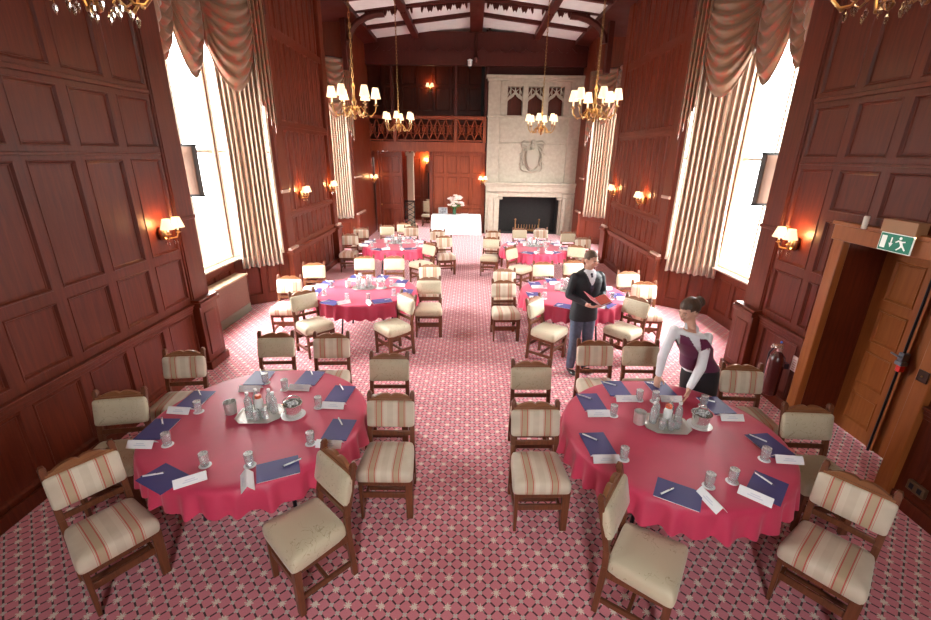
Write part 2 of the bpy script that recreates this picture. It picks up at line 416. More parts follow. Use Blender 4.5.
            g = MB(); q = [PP(u, z, d)-loc for z in (1.04, 5.17) for (u, d) in ((W0+.035,-.075),(L-W1-.035,-.075),(L-W1-.035,-.069),(W0+.035,-.069))]
            g.hexa(q); g.obj('glass_pane', PANE, win, smooth=False)
            # portal so that the daylight through the window is sampled
            ld = bpy.data.lights.new('daylight', 'AREA'); ld.shape = 'RECTANGLE'; ld.size = L-.1; ld.size_y = 4.2
            ld.cycles.is_portal = True
            lo = bpy.data.objects.new('daylight', ld); COL.objects.link(lo)
            cc = PP(L/2, 3.1, -.3); lo.location = cc
            lo.rotation_mode = 'QUATERNION'; lo.rotation_quaternion = V((n.x, n.y, 0)).to_track_quat('-Z', 'Z')
        sl = MB(); Xo = X(-4.50)
        sp = [(X(-3.78), y0+.06), (X(-4.47), y1+.02), (X(-4.47), y2-.02), (X(-3.78), y3-.06), (X(-3.86), y3-.16), (X(-4.36), y2-.06), (X(-4.36), y1+.06), (X(-3.86), y0+.16)]
        sl.prism(sp, .96, .995, 'XY'); struct(sl.obj('window_sill', FRAME, bevel=.006), 'stone coloured sill of the %s %s bay window' % ('near' if bi == 0 else 'far', nm), 'window sill')

# near end wall behind the camera; unseen window added and sized for fill light
m = MB()
for a, b in ((-4.6, -.35), (.5, 4.75)): m.box(a, b, -3.2, -3.0, 0, 6.75)
m.box(-.35, .5, -3.2, -3.0, 0, 1.0); m.box(-.35, .5, -3.2, -3.0, 5.6, 6.75)
struct(m.obj('wall_near_end', WOOD, smooth=False))
for k, (a, b) in enumerate(((-.35, .5),)):
    w = thing('window_%d' % (5+k), ((a+b)/2, -3.1, 1.0), None, None); struct(w)
    f = MB(); h = (b-a)/2
    f.box(-h, -h+.06, -.04, .04, 0, 4.6); f.box(h-.06, h, -.04, .04, 0, 4.6); f.box(-.03, .03, -.04, .04, 0, 4.6)
    for z in (0, 1.9, 4.54): f.box(-h, h, -.04, .04, z, z+.06)
    f.obj('window_frame', FRAME, w, smooth=False)
    g = MB(); g.box(-h+.05, h-.05, -.005, .005, .05, 4.55); g.obj('glass_pane', PANE, w, smooth=False)
    ld = bpy.data.lights.new('daylight', 'AREA'); ld.shape = 'RECTANGLE'; ld.size = b-a; ld.size_y = 4.5; ld.cycles.is_portal = True
    lo = bpy.data.objects.new('daylight', ld); COL.objects.link(lo); lo.location = ((a+b)/2, -3.4, 3.3)
    lo.rotation_euler = (math.radians(90), 0, 0)      # -Z looks to +Y

# ceiling: low-pitched white plaster between dark timbers
CX = .075
def zc(x): return 6.93 - .12*abs(x-CX)
m = MB(); m.hexa([(-4.9, -3.2, zc(-4.9)), (CX, -3.2, zc(CX)), (CX, 22, zc(CX)), (-4.9, 22, zc(-4.9)), (-4.9, -3.2, 7.3), (CX, -3.2, 7.3), (CX, 22, 7.3), (-4.9, 22, 7.3)])
m.hexa([(CX, -3.2, zc(CX)), (5.05, -3.2, zc(5.05)), (5.05, 22, zc(5.05)), (CX, 22, zc(CX)), (CX, -3.2, 7.3), (5.05, -3.2, 7.3), (5.05, 22, 7.3), (CX, 22, 7.3)])
struct(m.obj('ceiling', PLASTER, smooth=False), 'white plaster ceiling panels between dark red beams', 'ceiling')
ribs = MB()
def slope_box(x0, x1, y0, y1, lo, hi=.02):
    for a, b in ((x0, min(x1, CX)), (max(x0, CX), x1)):
        if b-a < 1e-4: continue
        ribs.hexa([(a, y0, zc(a)-lo), (b, y0, zc(b)-lo), (b, y1, zc(b)-lo), (a, y1, zc(a)-lo), (a, y0, zc(a)+hi), (b, y0, zc(b)+hi), (b, y1, zc(b)+hi), (a, y1, zc(a)+hi)])
for x in (-1.95, 2.10): slope_box(x-.09, x+.09, -3, 17, .16)
slope_box(CX-.2, CX+.2, -3, 17, .20)
slope_box(-4.9, -3.25, -3, 17, .12); slope_box(3.40, 5.05, -3, 17, .12)
y = 15.42
for y in (15.42, 12.8, 10.0, 7.2, 4.4, 1.6): slope_box(-4.5, 4.65, y-.07, y+.07, .10)
struct(ribs.obj('ceiling_beams', WDARK, smooth=False), 'dark red timber ribs dividing the white ceiling', 'ceiling beams')
# tie trusses with carved fringes
for ti, ty in enumerate((14.05, 8.6, 3.0)):
    t = thing('roof_truss', (CX, ty, 6.4), 'dark carved roof truss with scalloped fringe, %s' % ('farthest of the roof, near the fireplace end', 'middle one overhead', 'nearest one overhead')[ti], 'roof truss', kind='structure')
    m = MB(); h = 3.9
    m.hexa([(-h, -.11, .10-.02), (0, -.11, .42), (0, .11, .42), (-h, .11, .08), (-h, -.11, .30), (0, -.11, .68), (0, .11, .68), (-h, .11, .30)])
    m.hexa([(0, -.11, .42), (h, -.11, .08), (h, .11, .08), (0, .11, .42), (0, -.11, .68), (h, -.11, .30), (h, .11, .30), (0, .11, .68)])
    m.obj('tie_beam', WDARK, t, bevel=.01)
    for a, b in ((-3.1, -1.75), (-1.55, -.25), (.25, 1.55), (1.75, 3.1)):
        m = MB(); n = 5; w = (b-a)/n
        def zb(x): return .42-.087*abs(x)+.01
        poly = [(a, zb(a))]
        for i in range(n):
            x0 = a+w*i
            for q, dz in ((.06, -.13), (.16, -.17), (.26, -.11), (.38, -.03), (.5, -.075), (.62, -.03), (.74, -.11), (.84, -.17), (.94, -.13)):
                poly.append((x0+w*q, zb(x0+w*q)+dz))
        poly.append((b, zb(b)))
        # split in vertical strips so that every face is convex
        for (p, q) in zip(poly[1:-1], poly[2:-1]):
            m.hexa([(p[0], -.03, p[1]), (q[0], -.03, q[1]), (q[0], .03, q[1]), (p[0], .03, p[1]), (p[0], -.03, zb(p[0])), (q[0], -.03, zb(q[0])), (q[0], .03, zb(q[0])), (p[0], .03, zb(p[0]))])
        m.obj('carved_fringe', WDARK, t, smooth=False)
    for sx in (-1, 1):
        m = MB(); pr = []
        for i in range(7):
            a = PI/2*i/6; pr.append((sx*(3.55-1.0+1.0*math.sin(a)*1.0), -.55+.65*math.cos(a)))
        m.tube([(p[0], 0, p[1]) for p in pr], .09, 6); m.obj('curved_brace', WDARK, t)
        m = MB(); m.box(*sorted((sx*3.62, sx*3.76)), -.12, .12, -1.3, .3); m.obj('wall_post', WDARK, t, bevel=.01)
# pendant boss at the middle
m = MB(); m.lathe([(.05, .0), (.09, .05), (.10, .14), (.05, .2), (.05, .9)], 10, (CX, 16.9, 5.85)); 
o = struct(m.obj('ceiling_boss', WDARK), 'turned dark timber pendant boss under the roof ridge', 'roof boss')
m = MB(); m.lathe([(.03, 0), (.07, .04), (.07, .16), (.09, .2), (.02, .24)], 10); o = m.obj('security_camera', plain('camera_white', (.75, .75, .75), .4), smooth=True)
o.location = (-.12, 16.83, 5.70); tag(o, 'small white camera housing hanging at the middle of the far beam', 'camera')
m = MB(); m.lathe([(.045, 0), (.05, .02), (.045, .05)], 10, (0, 0, -.045)); m.obj('dark_lens', SOOT_DARK, o)

# far end: frieze beam, gallery, panelled wall, fireplace
m = MB(); m.box(-4.5, 4.65, 16.9, 17.1, 5.75, 6.75)
for i in range(15): 
    x = -3.4+.5*i
    m.prism([(x, 6.15), (x+.2, 6.35), (x+.4, 6.15), (x+.34, 6.15), (x+.2, 6.28), (x+.06, 6.15)], 16.83, 16.86, 'XZ')
struct(m.obj('wall_far_frieze', WDARK, smooth=False), 'dark timber frieze across the far end below the ceiling', 'frieze')
PF = lambda u, z, d: V((u, 17.2-d, z))
def pw(name, u0, u1, z0, z1, nu, zr, mat=WOODF, depth=.02, y=17.2, gap=.09, field=False):
    w = (u1-u0-gap)/nu
    pan = [(u0+gap+w*i, u0+w*(i+1), a, b) for i in range(nu) for a, b in zr]
    return grid_wall(name, lambda u, z, d: V((u, y-d, z)), u0, u1, z0, z1, pan, mat=mat, depth=depth, field=field)
pw('wall_far', -1.50, .50, 0, 3.0, 4, [(.15, .95), (1.05, 2.1), (2.2, 2.85)], WOODL)
pw('wall_far_corridor', -4.3, .5, 0, 3.0, 7, [(.15, .95), (1.05, 2.7)], WOODL, y=20.6)
pw('wall_far_gallery', -4.3, .5, 3.1, 7.0, 7, [(3.4, 4.4), (4.55, 5.4), (5.5, 6.5)], WOOD, y=19.6)
m = MB(); m.box(-4.5, -3.7, 17.2, 20.6, 0, 7); m.box(.42, .6, 17.25, 20.6, 0, 7)
struct(m.obj('wall_far_return', WDARK, smooth=False))
m = MB(); m.box(-3.95, -3.70, 17.3, 17.4, 0, 7.0); m.box(3.87, 4.1, 17.3, 17.4, 0, 7.0)
struct(m.obj('wall_far_corner', WDARK, smooth=False))
m = MB(); m.box(-3.88, -3.55, 17.2, 17.3, 2.75, 3.0); m.box(-3.60, -3.46, 17.12, 17.3, 0, 3.0); m.box(-1.58, -1.46, 17.1, 17.35, 0, 3.0)
struct(m.obj('door_frame', WOODF, bevel=.01), 'timber posts of the opening under the gallery', 'door frame')
d = thing('door_1', (-3.0, 17.22, 0), None, None, kind='structure')
grid_wall('door_leaf', lambda u, z, dd: V((u, -dd, z)), -.46, .40, .01, 2.95, [(-.38, -.06, .15, .9), (.02, .32, .15, .9), (-.38, -.06, 1.05, 2.1), (.02, .32, 1.05, 2.1), (-.38, -.06, 2.2, 2.8), (.02, .32, 2.2, 2.8)], mat=WOODF, depth=.02, field=False, parent=d, back=.06)
m = MB(); m.ell((-.40, -.06, 1.05), .035); m.obj('door_knob', BRASS, d)
g = thing('gallery_balustrade', (-1.65, 17.1, 3.0), 'pierced timber gallery balustrade across the far end above the doorway', 'balustrade', kind='structure')
m = MB(); m.box(-2.2, 2.12, 0, 2.5, 0, .10); m.box(-2.2, 2.12, -.06, .1, -.02, .30)
for i in range(24): m.prism([(-2.15+.18*i, 0), (-2.06+.18*i, -.09), (-1.97+.18*i, 0)], -.05, -.01, 'XZ')
m.obj('gallery_floor', WOODL, g, bevel=.006)
m = MB(); m.box(-2.2, 2.12, -.07, .09, 1.06, 1.17); m.box(-2.2, 2.12, -.03, .05, .33, .38); m.obj('top_rail', WOODL, g, bevel=.008)
m = MB()
for x in (-2.17, -1.15, 1.05, 2.09): m.box(x-.06, x+.06, -.05, .07, .3, 1.1)
m.obj('balustrade_post', WOODL, g, bevel=.008)
for (a, b, n) in ((-2.1, -1.2, 3), (-1.08, .98, 7), (1.12, 2.03, 3)):
    m = MB(); w = (b-a)/n
    for i in range(n):
        x0 = a+w*i; x1 = x0+w; zc0, zc1 = .38, 1.06; cx = (x0+x1)/2; cz = .72
        for p, q in (((x0, zc0), (x1, zc1)), ((x0, zc1), (x1, zc0))): m.tube([(p[0], 0, p[1]), (q[0], 0, q[1])], .024, 4)
        m.tube([(cx+.10*math.cos(t*PI/6), 0, cz+.15*math.sin(t*PI/6)) for t in range(13)], .02, 4)
        for sx in (x0, x1): m.tube([(sx+(.10*math.cos(t*PI/6)), 0, cz+.14*math.sin(t*PI/6)) for t in range(13)], .018, 4)
    m.obj('pierced_panel', WOODL, g)
for x in (-2.85, -.60):
    m = MB(); m.box(x-.05, x+.05, 17.06, 17.16, 4.1, 5.8)
    struct(m.obj('gallery_post', WDARK, bevel=.008), 'slender dark post rising from the %s of the gallery rail to the beam' % ('left' if x < -1 else 'right'), 'post')
# corridor behind the opening
m = MB(); m.box(-2.56, -2.30, 18.2, 18.45, 0, 3.0); m.box(-2.62, -2.24, 18.14, 18.51, 0, .15); m.box(-2.6, -2.26, 18.16, 18.49, 2.8, 3.0)
struct(m.obj('stone_column', plain('cream_stone', (.62, .55, .38), .7), bevel=.02), 'cream stone column seen through the opening under the gallery', 'column')
d = thing('door_2', (-1.55, 20.55, 0), None, None, kind='structure')
m = MB(); m.box(-.5, -.4, -.08, .03, 0, 2.2); m.box(.4, .5, -.08, .03, 0, 2.2); m.box(-.5, .5, -.08, .03, 2.1, 2.2); m.obj('door_frame', WOODF, d)
m = MB(); m.box(-.4, .4, -.01, .03, 0, 2.1); m.obj('door_leaf', SOOT_DARK, d)  # near-black sheet paints the darkness of the open doorway

# fireplace
fp = thing('stone_fireplace', (2.2, 17.0, 0), 'tall pale carved stone chimneypiece with coat of arms and dark hearth', 'fireplace')
m = MB()
def B(*a): m.box(*a)
B(-1.66, -1.20, -.10, .45, 0, 1.55); B(1.20, 1.66, -.10, .45, 0, 1.55); B(-1.66, 1.66, -.02, .45, 1.42, 1.62)
B(-1.66, 1.66, -.12, .45, 1.60, 1.86)
B(-1.66, 1.66, .10, .5, 1.9, 4.20)
B(-1.66, -1.22, .03, .5, 1.9, 5.4); B(1.22, 1.66, .03, .5, 1.9, 5.4)
m.obj('chimney_breast', STONE, fp, bevel=.015)
m = MB(); m.box(-1.72, 1.72, -.22, .4, 1.86, 1.94); m.box(-1.69, 1.69, -.16, .4, 1.80, 1.86); m.obj('mantel_shelf', STONE, fp, bevel=.01)
for sx in (-1, 1):
    m = MB(); m.box(*sorted((sx*1.20, sx*1.14)), 0, .3, 0, 1.42); m.box(*sorted((sx*1.20, sx*1.02)), -.04, .2, 1.32, 1.42); m.box(*sorted((sx*1.20, sx*1.34)), -.13, -.06, .15, 1.4)
    m.box(*sorted((sx*1.52, sx*1.58)), -.13, -.09, .15, 1.4)
    m.obj('jamb_moulding', STONE, fp, bevel=.012)
m = MB(); m.box(-1.1, 1.1, .75, .8, 0, 1.5); m.box(-1.25, -1.1, .28, .8, 0, 1.5); m.box(1.1, 1.25, .28, .8, 0, 1.5); m.box(-1.1, 1.1, .28, .8, 1.42, 1.5); m.box(-1.1, 1.1, .28, .8, 0, .02); m.obj('firebox', SOOT_DARK, fp, smooth=False)
m = MB(); m.box(-.45, .45, .40, .68, .08, .12)
for i in range(9): m.box(-.44+.107*i, -.42+.107*i, .36, .38, .1, .34)
for sx in (-1, 1): m.tube([(sx*.46, .36, 0), (sx*.46, .36, .5)], .02, 8); m.ell((sx*.46, .36, .53), .04)
m.obj('fire_grate', BRASSD, fp)
# upper band: three ogee niches cut in the stone
m = MB(); z0, z1 = 4.20, 5.30
xs = [-1.22, -.98, -.44, -.26, .28, .46, 1.0, 1.22]
niches = [(-.98, -.44), (-.26, .28), (.46, 1.0)]
B(-1.22, 1.22, .12, .5, 5.15, 5.45)
for a, b in ((-1.22, -.98), (-.44, -.26), (.28, .46), (1.0, 1.22)): B(a, b, .06, .5, z0, 5.2)
for a, b in niches:
    c = (a+b)/2; h = (b-a)/2
    arch = [(-1, 4.78), (-.8, 4.86), (-.5, 4.90), (-.2, 4.96), (0, 5.08), (.2, 4.96), (.5, 4.90), (.8, 4.86), (1, 4.78)]
    for p, q in zip(arch, arch[1:]):
        x0, x1 = c+h*p[0], c+h*q[0]
        m.hexa([(x0, .10, p[1]-.12), (x1, .10, q[1]-.12), (x1, .2, q[1]-.12), (x0, .2, p[1]-.12), (x0, .10, p[1]), (x1, .10, q[1]), (x1, .2, q[1]), (x0, .2, p[1])])
    for dx in (-.6, 0, .6): m.box(c+h*dx-.02, c+h*dx+.02, .12, .18, 4.9, 5.2)
    m.tube([(c-h, .15, 4.85), (c-h*.55, .15, 5.1), (c-h*.1, .15, 5.0)], .02, 6); m.tube([(c+h, .15, 4.85), (c+h*.55, .15, 5.1), (c+h*.1, .15, 5.0)], .02, 6)
m.obj('niche_tracery', STONE, fp, bevel=.006)
m = MB(); 
for a, b in niches: m.box(a-.02, b+.02, .40, .46, 4.18, 5.18)
m.obj('niche_back', WOOD, fp, smooth=False)
m = MB(); m.box(-1.74, 1.70, -.02, .5, 5.40, 5.50); m.box(-1.70, 1.68, .02, .5, 5.32, 5.40); m.box(-1.68, 1.68, .02, .3, 4.16, 4.22); m.box(-1.22, 1.22, .07, .3, 3.28, 3.32)
m.obj('cornice', STONE, fp, bevel=.01)
m = MB()          # carved achievement of arms, mantling and supporters
m.prism([(-.2, 3.05), (-.2, 2.7), (-.14, 2.52), (0, 2.42), (.14, 2.52), (.2, 2.7), (.2, 3.05), (0, 3.1)], -.04, .12, 'XZ')
m.ell((0, .06, 3.2), (.1, .08, .12)); m.ell((0, .05, 3.36), (.06, .05, .07))
for sx in (-1, 1):
    for k in range(9):
        a = k/8; m.tube([(sx*(.14+.03*k), .08, 3.34-.07*k), (sx*(.33+.06*math.sin(k*1.7)), .05, 3.38-.115*k), (sx*(.42+.07*math.cos(k*2)), .09, 3.27-.115*k)], [.022, .032, .014], 6)
    m.tube([(sx*.2, .06, 2.5), (sx*.05, .04, 2.34), (sx*.3, .05, 2.36), (sx*.42, .07, 2.46)], .03, 6)
m.tube([(-.25, .06, 2.36), (0, .04, 2.30), (.25, .06, 2.36)], .035, 6)
m.obj('carved_coat_of_arms', plain('arms_stone', (.34, .29, .225), .75, bump=.3, nscale=30), fp)
m = MB(); m.box(.5, .56, 17.0, 17.4, 5.4, 7); m.box(.5, 3.86, 17.3, 17.45, 5.3, 7.1)
struct(m.obj('wall_far_upper', WDARK, smooth=False))
m = MB(); m.box(.3, 4.7, 17.85, 18.0, 0, 7)
struct(m.obj('wall_far_back', SOOT_DARK, smooth=False))

# side door on the right with its frame, panic bar
m = MB(); m.box(3.86, 4.32, 4.52, 4.62, 0, 2.14); m.box(3.86, 4.32, 3.26, 3.36, 0, 2.14); m.box(3.86, 4.32, 3.26, 4.62, 2.14, 2.24)
m.obj('x', WOOD); bpy.data.objects['x'].name = 'wall_right_reveal'; struct(bpy.data.objects['wall_right_reveal'])
m = MB()
m.box(3.79, 3.87, 4.50, 4.63, 0, 2.25); m.box(3.79, 3.87, 3.25, 3.38, 0, 2.25); m.box(3.785, 3.87, 3.22, 4.66, 2.12, 2.27); m.box(3.77, 3.87, 3.20, 4.68, 2.27, 2.31)
struct(m.obj('door_frame', OAK, bevel=.008), 'orange oak architrave around the recessed side door on the right', 'door frame')
d = thing('door_3', (4.28, 3.94, 0), None, None, kind='structure')
zr = [(.16, .50), (.60, .98), (1.08, 1.44), (1.54, 1.96)]
for sgn, nm in ((1, 'far leaf'), (-1, 'near leaf')):
    lo, hi = (0.005, .57) if sgn > 0 else (-.57, -.005)
    grid_wall('door_leaf', lambda u, z, dd: V((-dd, u, z)), lo, hi, .01, 2.12, [(lo+.12, hi-.12, a, b) for a, b in zr], mat=OAK, depth=.02, field=False, parent=d, back=.05)
m = MB(); m.box(-.02, .06, .57, .60, 0, 2.14); m.box(-.02, .06, -.6, -.57, 0, 2.14); m.obj('door_stop', WOOD, d)
m = MB(); m.box(-.03, -.01, -.02, .02, .02, 2.1); m.box(-.035, -.01, .02, .045, .02, 2.1); m.obj('meeting_strip', OAK, d)
PB = plain('black_metal', (.02, .022, .03), .3, .5)
m = MB(); m.tube([(-.075, -.02, .03), (-.075, -.02, 2.08)], .012, 8); m.obj('vertical_bolt_rod', PB, d)
m = MB(); m.box(-.10, -.03, -.045, .005, 1.07, 1.15); m.box(-.12, -.05, -.07, -.0, 1.03, 1.07); m.tube([(-.12, -.04, 1.11), (-.12, .06, 1.12)], .010, 8); m.obj('latch_box', plain('blue_grey_metal', (.18, .22, .28), .35, .6), d, bevel=.006)
m = MB(); m.box(-.10, -.05, -.055, -.01, .96, 1.02); m.obj('red_tag', plain('red_plastic', (.7, .02, .02), .4), d, bevel=.004)

m = MB(); m.box(3.775, 3.79, 3.27, 3.36, 1.16, 1.26); o = bpy.data.objects['door_frame'] if False else None
hp = m.obj('latch_keeper', plain('bronze_plate', (.06, .03, .022), .35, .6), bevel=.004); tag(hp, 'small dark bronze keeper plate on the near oak door post', 'door fitting')
m = MB(); m.ell((3.773, 3.315, 1.21), .008, 8, 6); m.obj('screw', BRASS, hp)
# ------------------------------------------------------------------ tables
TABLES = [('front left', -1.775, 3.23), ('front right', 1.70, 3.14), ('middle left', -1.72, 7.0), ('middle right', 1.72, 7.05), ('far left', -1.82, 10.95), ('far right', 1.60, 10.85)]
TRS = (.875, .87, .825, .855, .84, .83)
def cloth_mesh(seed):
    TR = TRS[seed]; rnd = random.Random(seed); n = 400; m = MB(); ph = [rnd.uniform(0, 6.28) for _ in range(4)]
    rings = [(.02, 0), (.3, 0), (.6, 0), (.8, 0), (TR-.02, 0), (TR, .006), (TR+.012, .022)] 
    vs = []; fs = []
    def fold(a):
        return .62*math.sin(33*a+ph[0]+2.2*math.sin(2*a+ph[1]))+.3*math.sin(19*a+ph[2]+math.sin(3*a))+.2*math.sin(52*a+ph[3])
    lv = [(r, dz, 0) for r, dz in rings]+[(TR+.012+.020*t, .022+(.19, .20, .21, .21, .21, .21)[seed]*t, t) for t in (.15, .3, .45, .6, .75, .88, 1)]
    for r, dz, t in lv:
        for k in range(n):
            a = 2*PI*k/n; f = fold(a)
            rr = r + .030*f*t**.6; z = .752 - dz - (.016*f*t*t if t else 0)
            if 0 < r < .85 and t == 0: z += .0015*math.sin(7*a+r*9)
            vs.append((rr*math.cos(a), rr*math.sin(a), z))
    for i in range(len(lv)-1):
        for k in range(n):
            b = i*n+(k+1)%n; fs.append((i*n+k, b, b+n, i*n+k+n))
    fs.append(tuple(range(n))[::-1]); m._add(vs, fs)
    return m
root = None
for i, (nm, x, y) in enumerate(TABLES):
    lab = 'round folding banquet table hidden under the %s crimson cloth' % nm
    if root is None:
        root = thing('banquet_table', (x, y, 0), lab, 'table', group='round banquet tables')
        m = MB(); m.lathe([(.86, 0), (.875, .008), (.875, .024), (.86, .032)], 48, (0, 0, .712)); m.obj('tabletop', OAK, root)
        for k in range(4):
            a = PI/4+PI/2*k; m = MB(); m.tube([(.45*math.cos(a), .45*math.sin(a), .71), (.55*math.cos(a), .55*math.sin(a), 0)], .016, 8); m.obj('leg', PB, root)
    else: dup(root, (x, y, 0), 0, lab).scale = (TRS[i]/.875-.01, TRS[i]/.875-.01, 1)
    c = cloth_mesh(i).obj('tablecloth', CLOTH, ang=80); c.location = (x, y, 0)
    tag(c, 'crimson round tablecloth with pleated hem on the %s table' % nm, 'tablecloth', 'crimson tablecloths')

# place settings, relative to the table centre: pad (x,y,deg)  card (x,y,deg)  glass (x,y)
SL = [((-.79,-.15,2), (-.77,-.36,0), (-.58,-.35)), ((-.75,.31,0), (-.77,.11,-4), (-.61,.11)), ((-.37,-.72,64), (-.17,-.735,33), (-.16,-.575)),
      ((.38,-.60,-65), (.225,-.74,-62), (.16,-.565)), ((.68,-.11,-3), (.66,-.31,-3), (.51,-.30)), ((.53,.46,-4), (.53,.24,-3), (.40,.22)),
      ((.14,.75,-3), (.12,.54,-3), (-.02,.52)), ((-.36,.73,2), (-.34,.50,2), (-.26,.64))]
PL = ['left edge', 'rear left', 'front left', 'front right', 'right edge', 'rear right', 'rear edge right of centre', 'rear edge left of centre']
SR = [((-.56,.43,4), (-.55,.225,3), (-.42,.21)), ((-.67,-.20,5), (-.66,-.39,3), (-.52,-.38)), ((-.25,.69,3), (-.22,.485,2), (-.10,.48)), ((.19,.70,3), (.20,.495,0), (.04,.46)),
      ((.58,.41,6), (.60,.20,0), (.46,.40)), ((.70,-.17,8), (.72,-.355,-4), (.55,-.35)), ((.38,-.655,-43), (.245,-.745,-42), (.17,-.60)), ((-.27,-.735,60), (-.08,-.80,-78), (-.02,-.65))]
PR = ['rear left', 'left edge', 'rear edge left of centre', 'rear edge right of centre', 'rear right', 'right edge', 'front right', 'front left']
TZ = .7545
def pad_proto():
    r = thing('notepad', (0, 0, 0), 'x', 'notepad')
    m = MB(); m.box(-.100, .100, -.138, .138, 0, .006); m.obj('paper_block', PAPER, r, smooth=False)
    m = MB(); m.box(-.104, .104, -.142, .142, .0062, .0082); m.box(-.104, .104, -.144, -.140, 0, .008); m.obj('cover', NAVY, r, bevel=.001)
    return r
def card_proto():
    r = thing('place_card', (0, 0, 0), 'x', 'place card')
    m = MB(); t = .0015
    for s_ in (-1, 1): m.hexa([(-.100, s_*.040, 0), (.100, s_*.040, 0), (.100, s_*.040+t*s_*2, 0), (-.100, s_*.040+t*s_*2, 0), (-.100, 0, .045), (.100, 0, .045), (.100, s_*t*2, .046), (-.100, s_*t*2, .046)])
    m.obj('folded_card', PAPER, r, smooth=False)
    m = MB(); y0 = lambda z: -.040*(1-z/.045)-.0036
    for z, w in ((.029, .030), (.019, .045)): m.hexa([(-w, y0(z-.003), z-.003), (w, y0(z-.003), z-.003), (w, y0(z-.003)+.001, z-.003), (-w, y0(z-.003)+.001, z-.003), (-w, y0(z+.002), z+.002), (w, y0(z+.002), z+.002), (w, y0(z+.002)+.001, z+.002), (-w, y0(z+.002)+.001, z+.002)])
    m.obj('printed_lines', plain('pale_print', (.66, .68, .76), .6), r, smooth=False)
    return r
def pen_proto():
    r = thing('ballpoint_pen', (0, 0, 0), 'x', 'pen')
    m = MB(); m.tube([(0, -.055, .007), (0, .07, .007)], .0062, 8); m.obj('barrel', PENW, r)
    m = MB(); m.tube([(0, -.055, .007), (0, -.072, .007)], [.0055, .0012], 8); m.obj('tip', PENB, r)
    m = MB(); m.box(-.002, .002, .025, .072, .0125, .0150); m.tube([(0, .07, .007), (0, .076, .007)], .005, 8); m.obj('clip', SILVER, r)
    return r
def glass_proto():
    r = thing('water_glass', (0, 0, 0), 'x', 'glass')
    m = MB(); m.lathe([(.026, 0), (.029, .004), (.031, .05), (.033, .100), (.0315, .100), (.029, .05), (.0265, .012), (.001, .012)], 18, caps=False); m.lathe([(.0005, 0), (.026, 0)], 18, caps=False)
    m.obj('tumbler', GLASS, r)
    m = MB(); m.lathe([(.028, .1005), (.031, .1005), (.031, .103), (.012, .104), (.001, .104)], 18, caps=False); m.obj('glass_base_top', plain('painted_refraction', (.62, .50, .50), .4, noise=.9, nscale=60), r)  # mottled colour paints the refraction in the upturned tumbler's thick glass base
    return r
def coaster_proto():
    m = MB(); m.lathe([(.040, 0), (.043, .001), (.043, .003), (.040, .004)], 20); return m.obj('paper_coaster', PAPER)
PAD, CARD, PEN, GL = pad_proto(), card_proto(), pen_proto(), glass_proto(); CO = coaster_proto()
used = set()
def put(o, loc, rz, label, cat=None, group=None):
    if o.name in used: c = dup(o, loc, rz, label)
    else: used.add(o.name); c = o; o.location = loc; o.rotation_euler = (0, 0, rz); o['label'] = label
    if cat: c['category'] = cat
    if group: c['group'] = group
    return c
R = math.radians
prnd = random.Random(3)
for i, (nm, x, y) in enumerate(TABLES):
    S, PN = (SL, PL) if i % 2 == 0 else (SR, PR)
    for j, ((px, py, pa), (cx, cy, ca), (gx, gy)) in enumerate(S):
        if i == 0: px, cx, gx, py, cy, gy = px+.05, cx+.05, gx+.05, py-.06, cy-.06, gy-.06
        jx = prnd.uniform(-.015, .015) if i > 1 else 0
        at = '%s of the %s table' % (PN[j], nm)
        put(PAD, (x+px+jx, y+py, TZ), R(pa), 'navy covered notepad at the ' + at, 'notepad', 'navy notepads on the tables')
        put(CARD, (x+cx+jx, y+cy, TZ), R(ca), 'folded white place card at the ' + at, 'place card', 'white place cards')
        pa2 = (38, 40, -72, -48, 30, 30, 28, 34)[j] if i % 2 == 0 else (55, 50, 58, 60, 62, 40, 22, -62)[j]
        ox, oy = (-.03, .07) if i % 2 else (-.02, .09)
        c, s_ = math.cos(R(pa)), math.sin(R(pa))
        put(PEN, (x+px+jx+ox*c-oy*s_, y+py+ox*s_+oy*c, TZ+.0085), R(pa2 if abs(pa) < 20 else pa2), 'white pen on the notepad, ' + at, 'pen', 'pens on the notepads')
        put(CO, (x+gx+jx, y+gy, TZ), 0, 'paper coaster under the glass, ' + at, 'coaster', 'paper coasters')
        put(GL, (x+gx+jx, y+gy, TZ+.0045), 0, 'upturned water glass at the ' + at, 'glass', 'water glasses on coasters')

# centre of the table: tray, bottles, glasses, beaker, ice bucket
def tray():
    r = thing('serving_tray', (0, 0, 0), 'x', 'tray')
    def ring(w, d, c, z): return [(-w+c, -d, z), (w-c, -d, z), (w, -d+c, z), (w, d-c, z), (w-c, d, z), (-w+c, d, z), (-w, d-c, z), (-w, -d+c, z)]
    m = MB(); L = [ring(.19, .145, .07, .0), ring(.205, .16, .075, .004), ring(.215, .17, .08, .014), ring(.222, .177, .083, .015), ring(.222, .177, .083, .011), ring(.20, .155, .074, .0)]
    L = [ring(.185, .14, .07, .003)]+[ring(.20, .155, .074, .005), ring(.215, .17, .08, .016), ring(.224, .179, .083, .016), ring(.224, .179, .083, .012), ring(.205, .158, .075, .0)]
    vs = sum(L, []); fs = [tuple(range(8))]
    for a in range(len(L)-1):
        for k in range(8): fs.append((a*8+k, a*8+(k+1)%8, a*8+8+(k+1)%8, a*8+8+k))
    fs.append(tuple(range(40, 48))[::-1]); m._add(vs, fs); m.obj('tray_body', SILVERH, r, smooth=False)
    return r
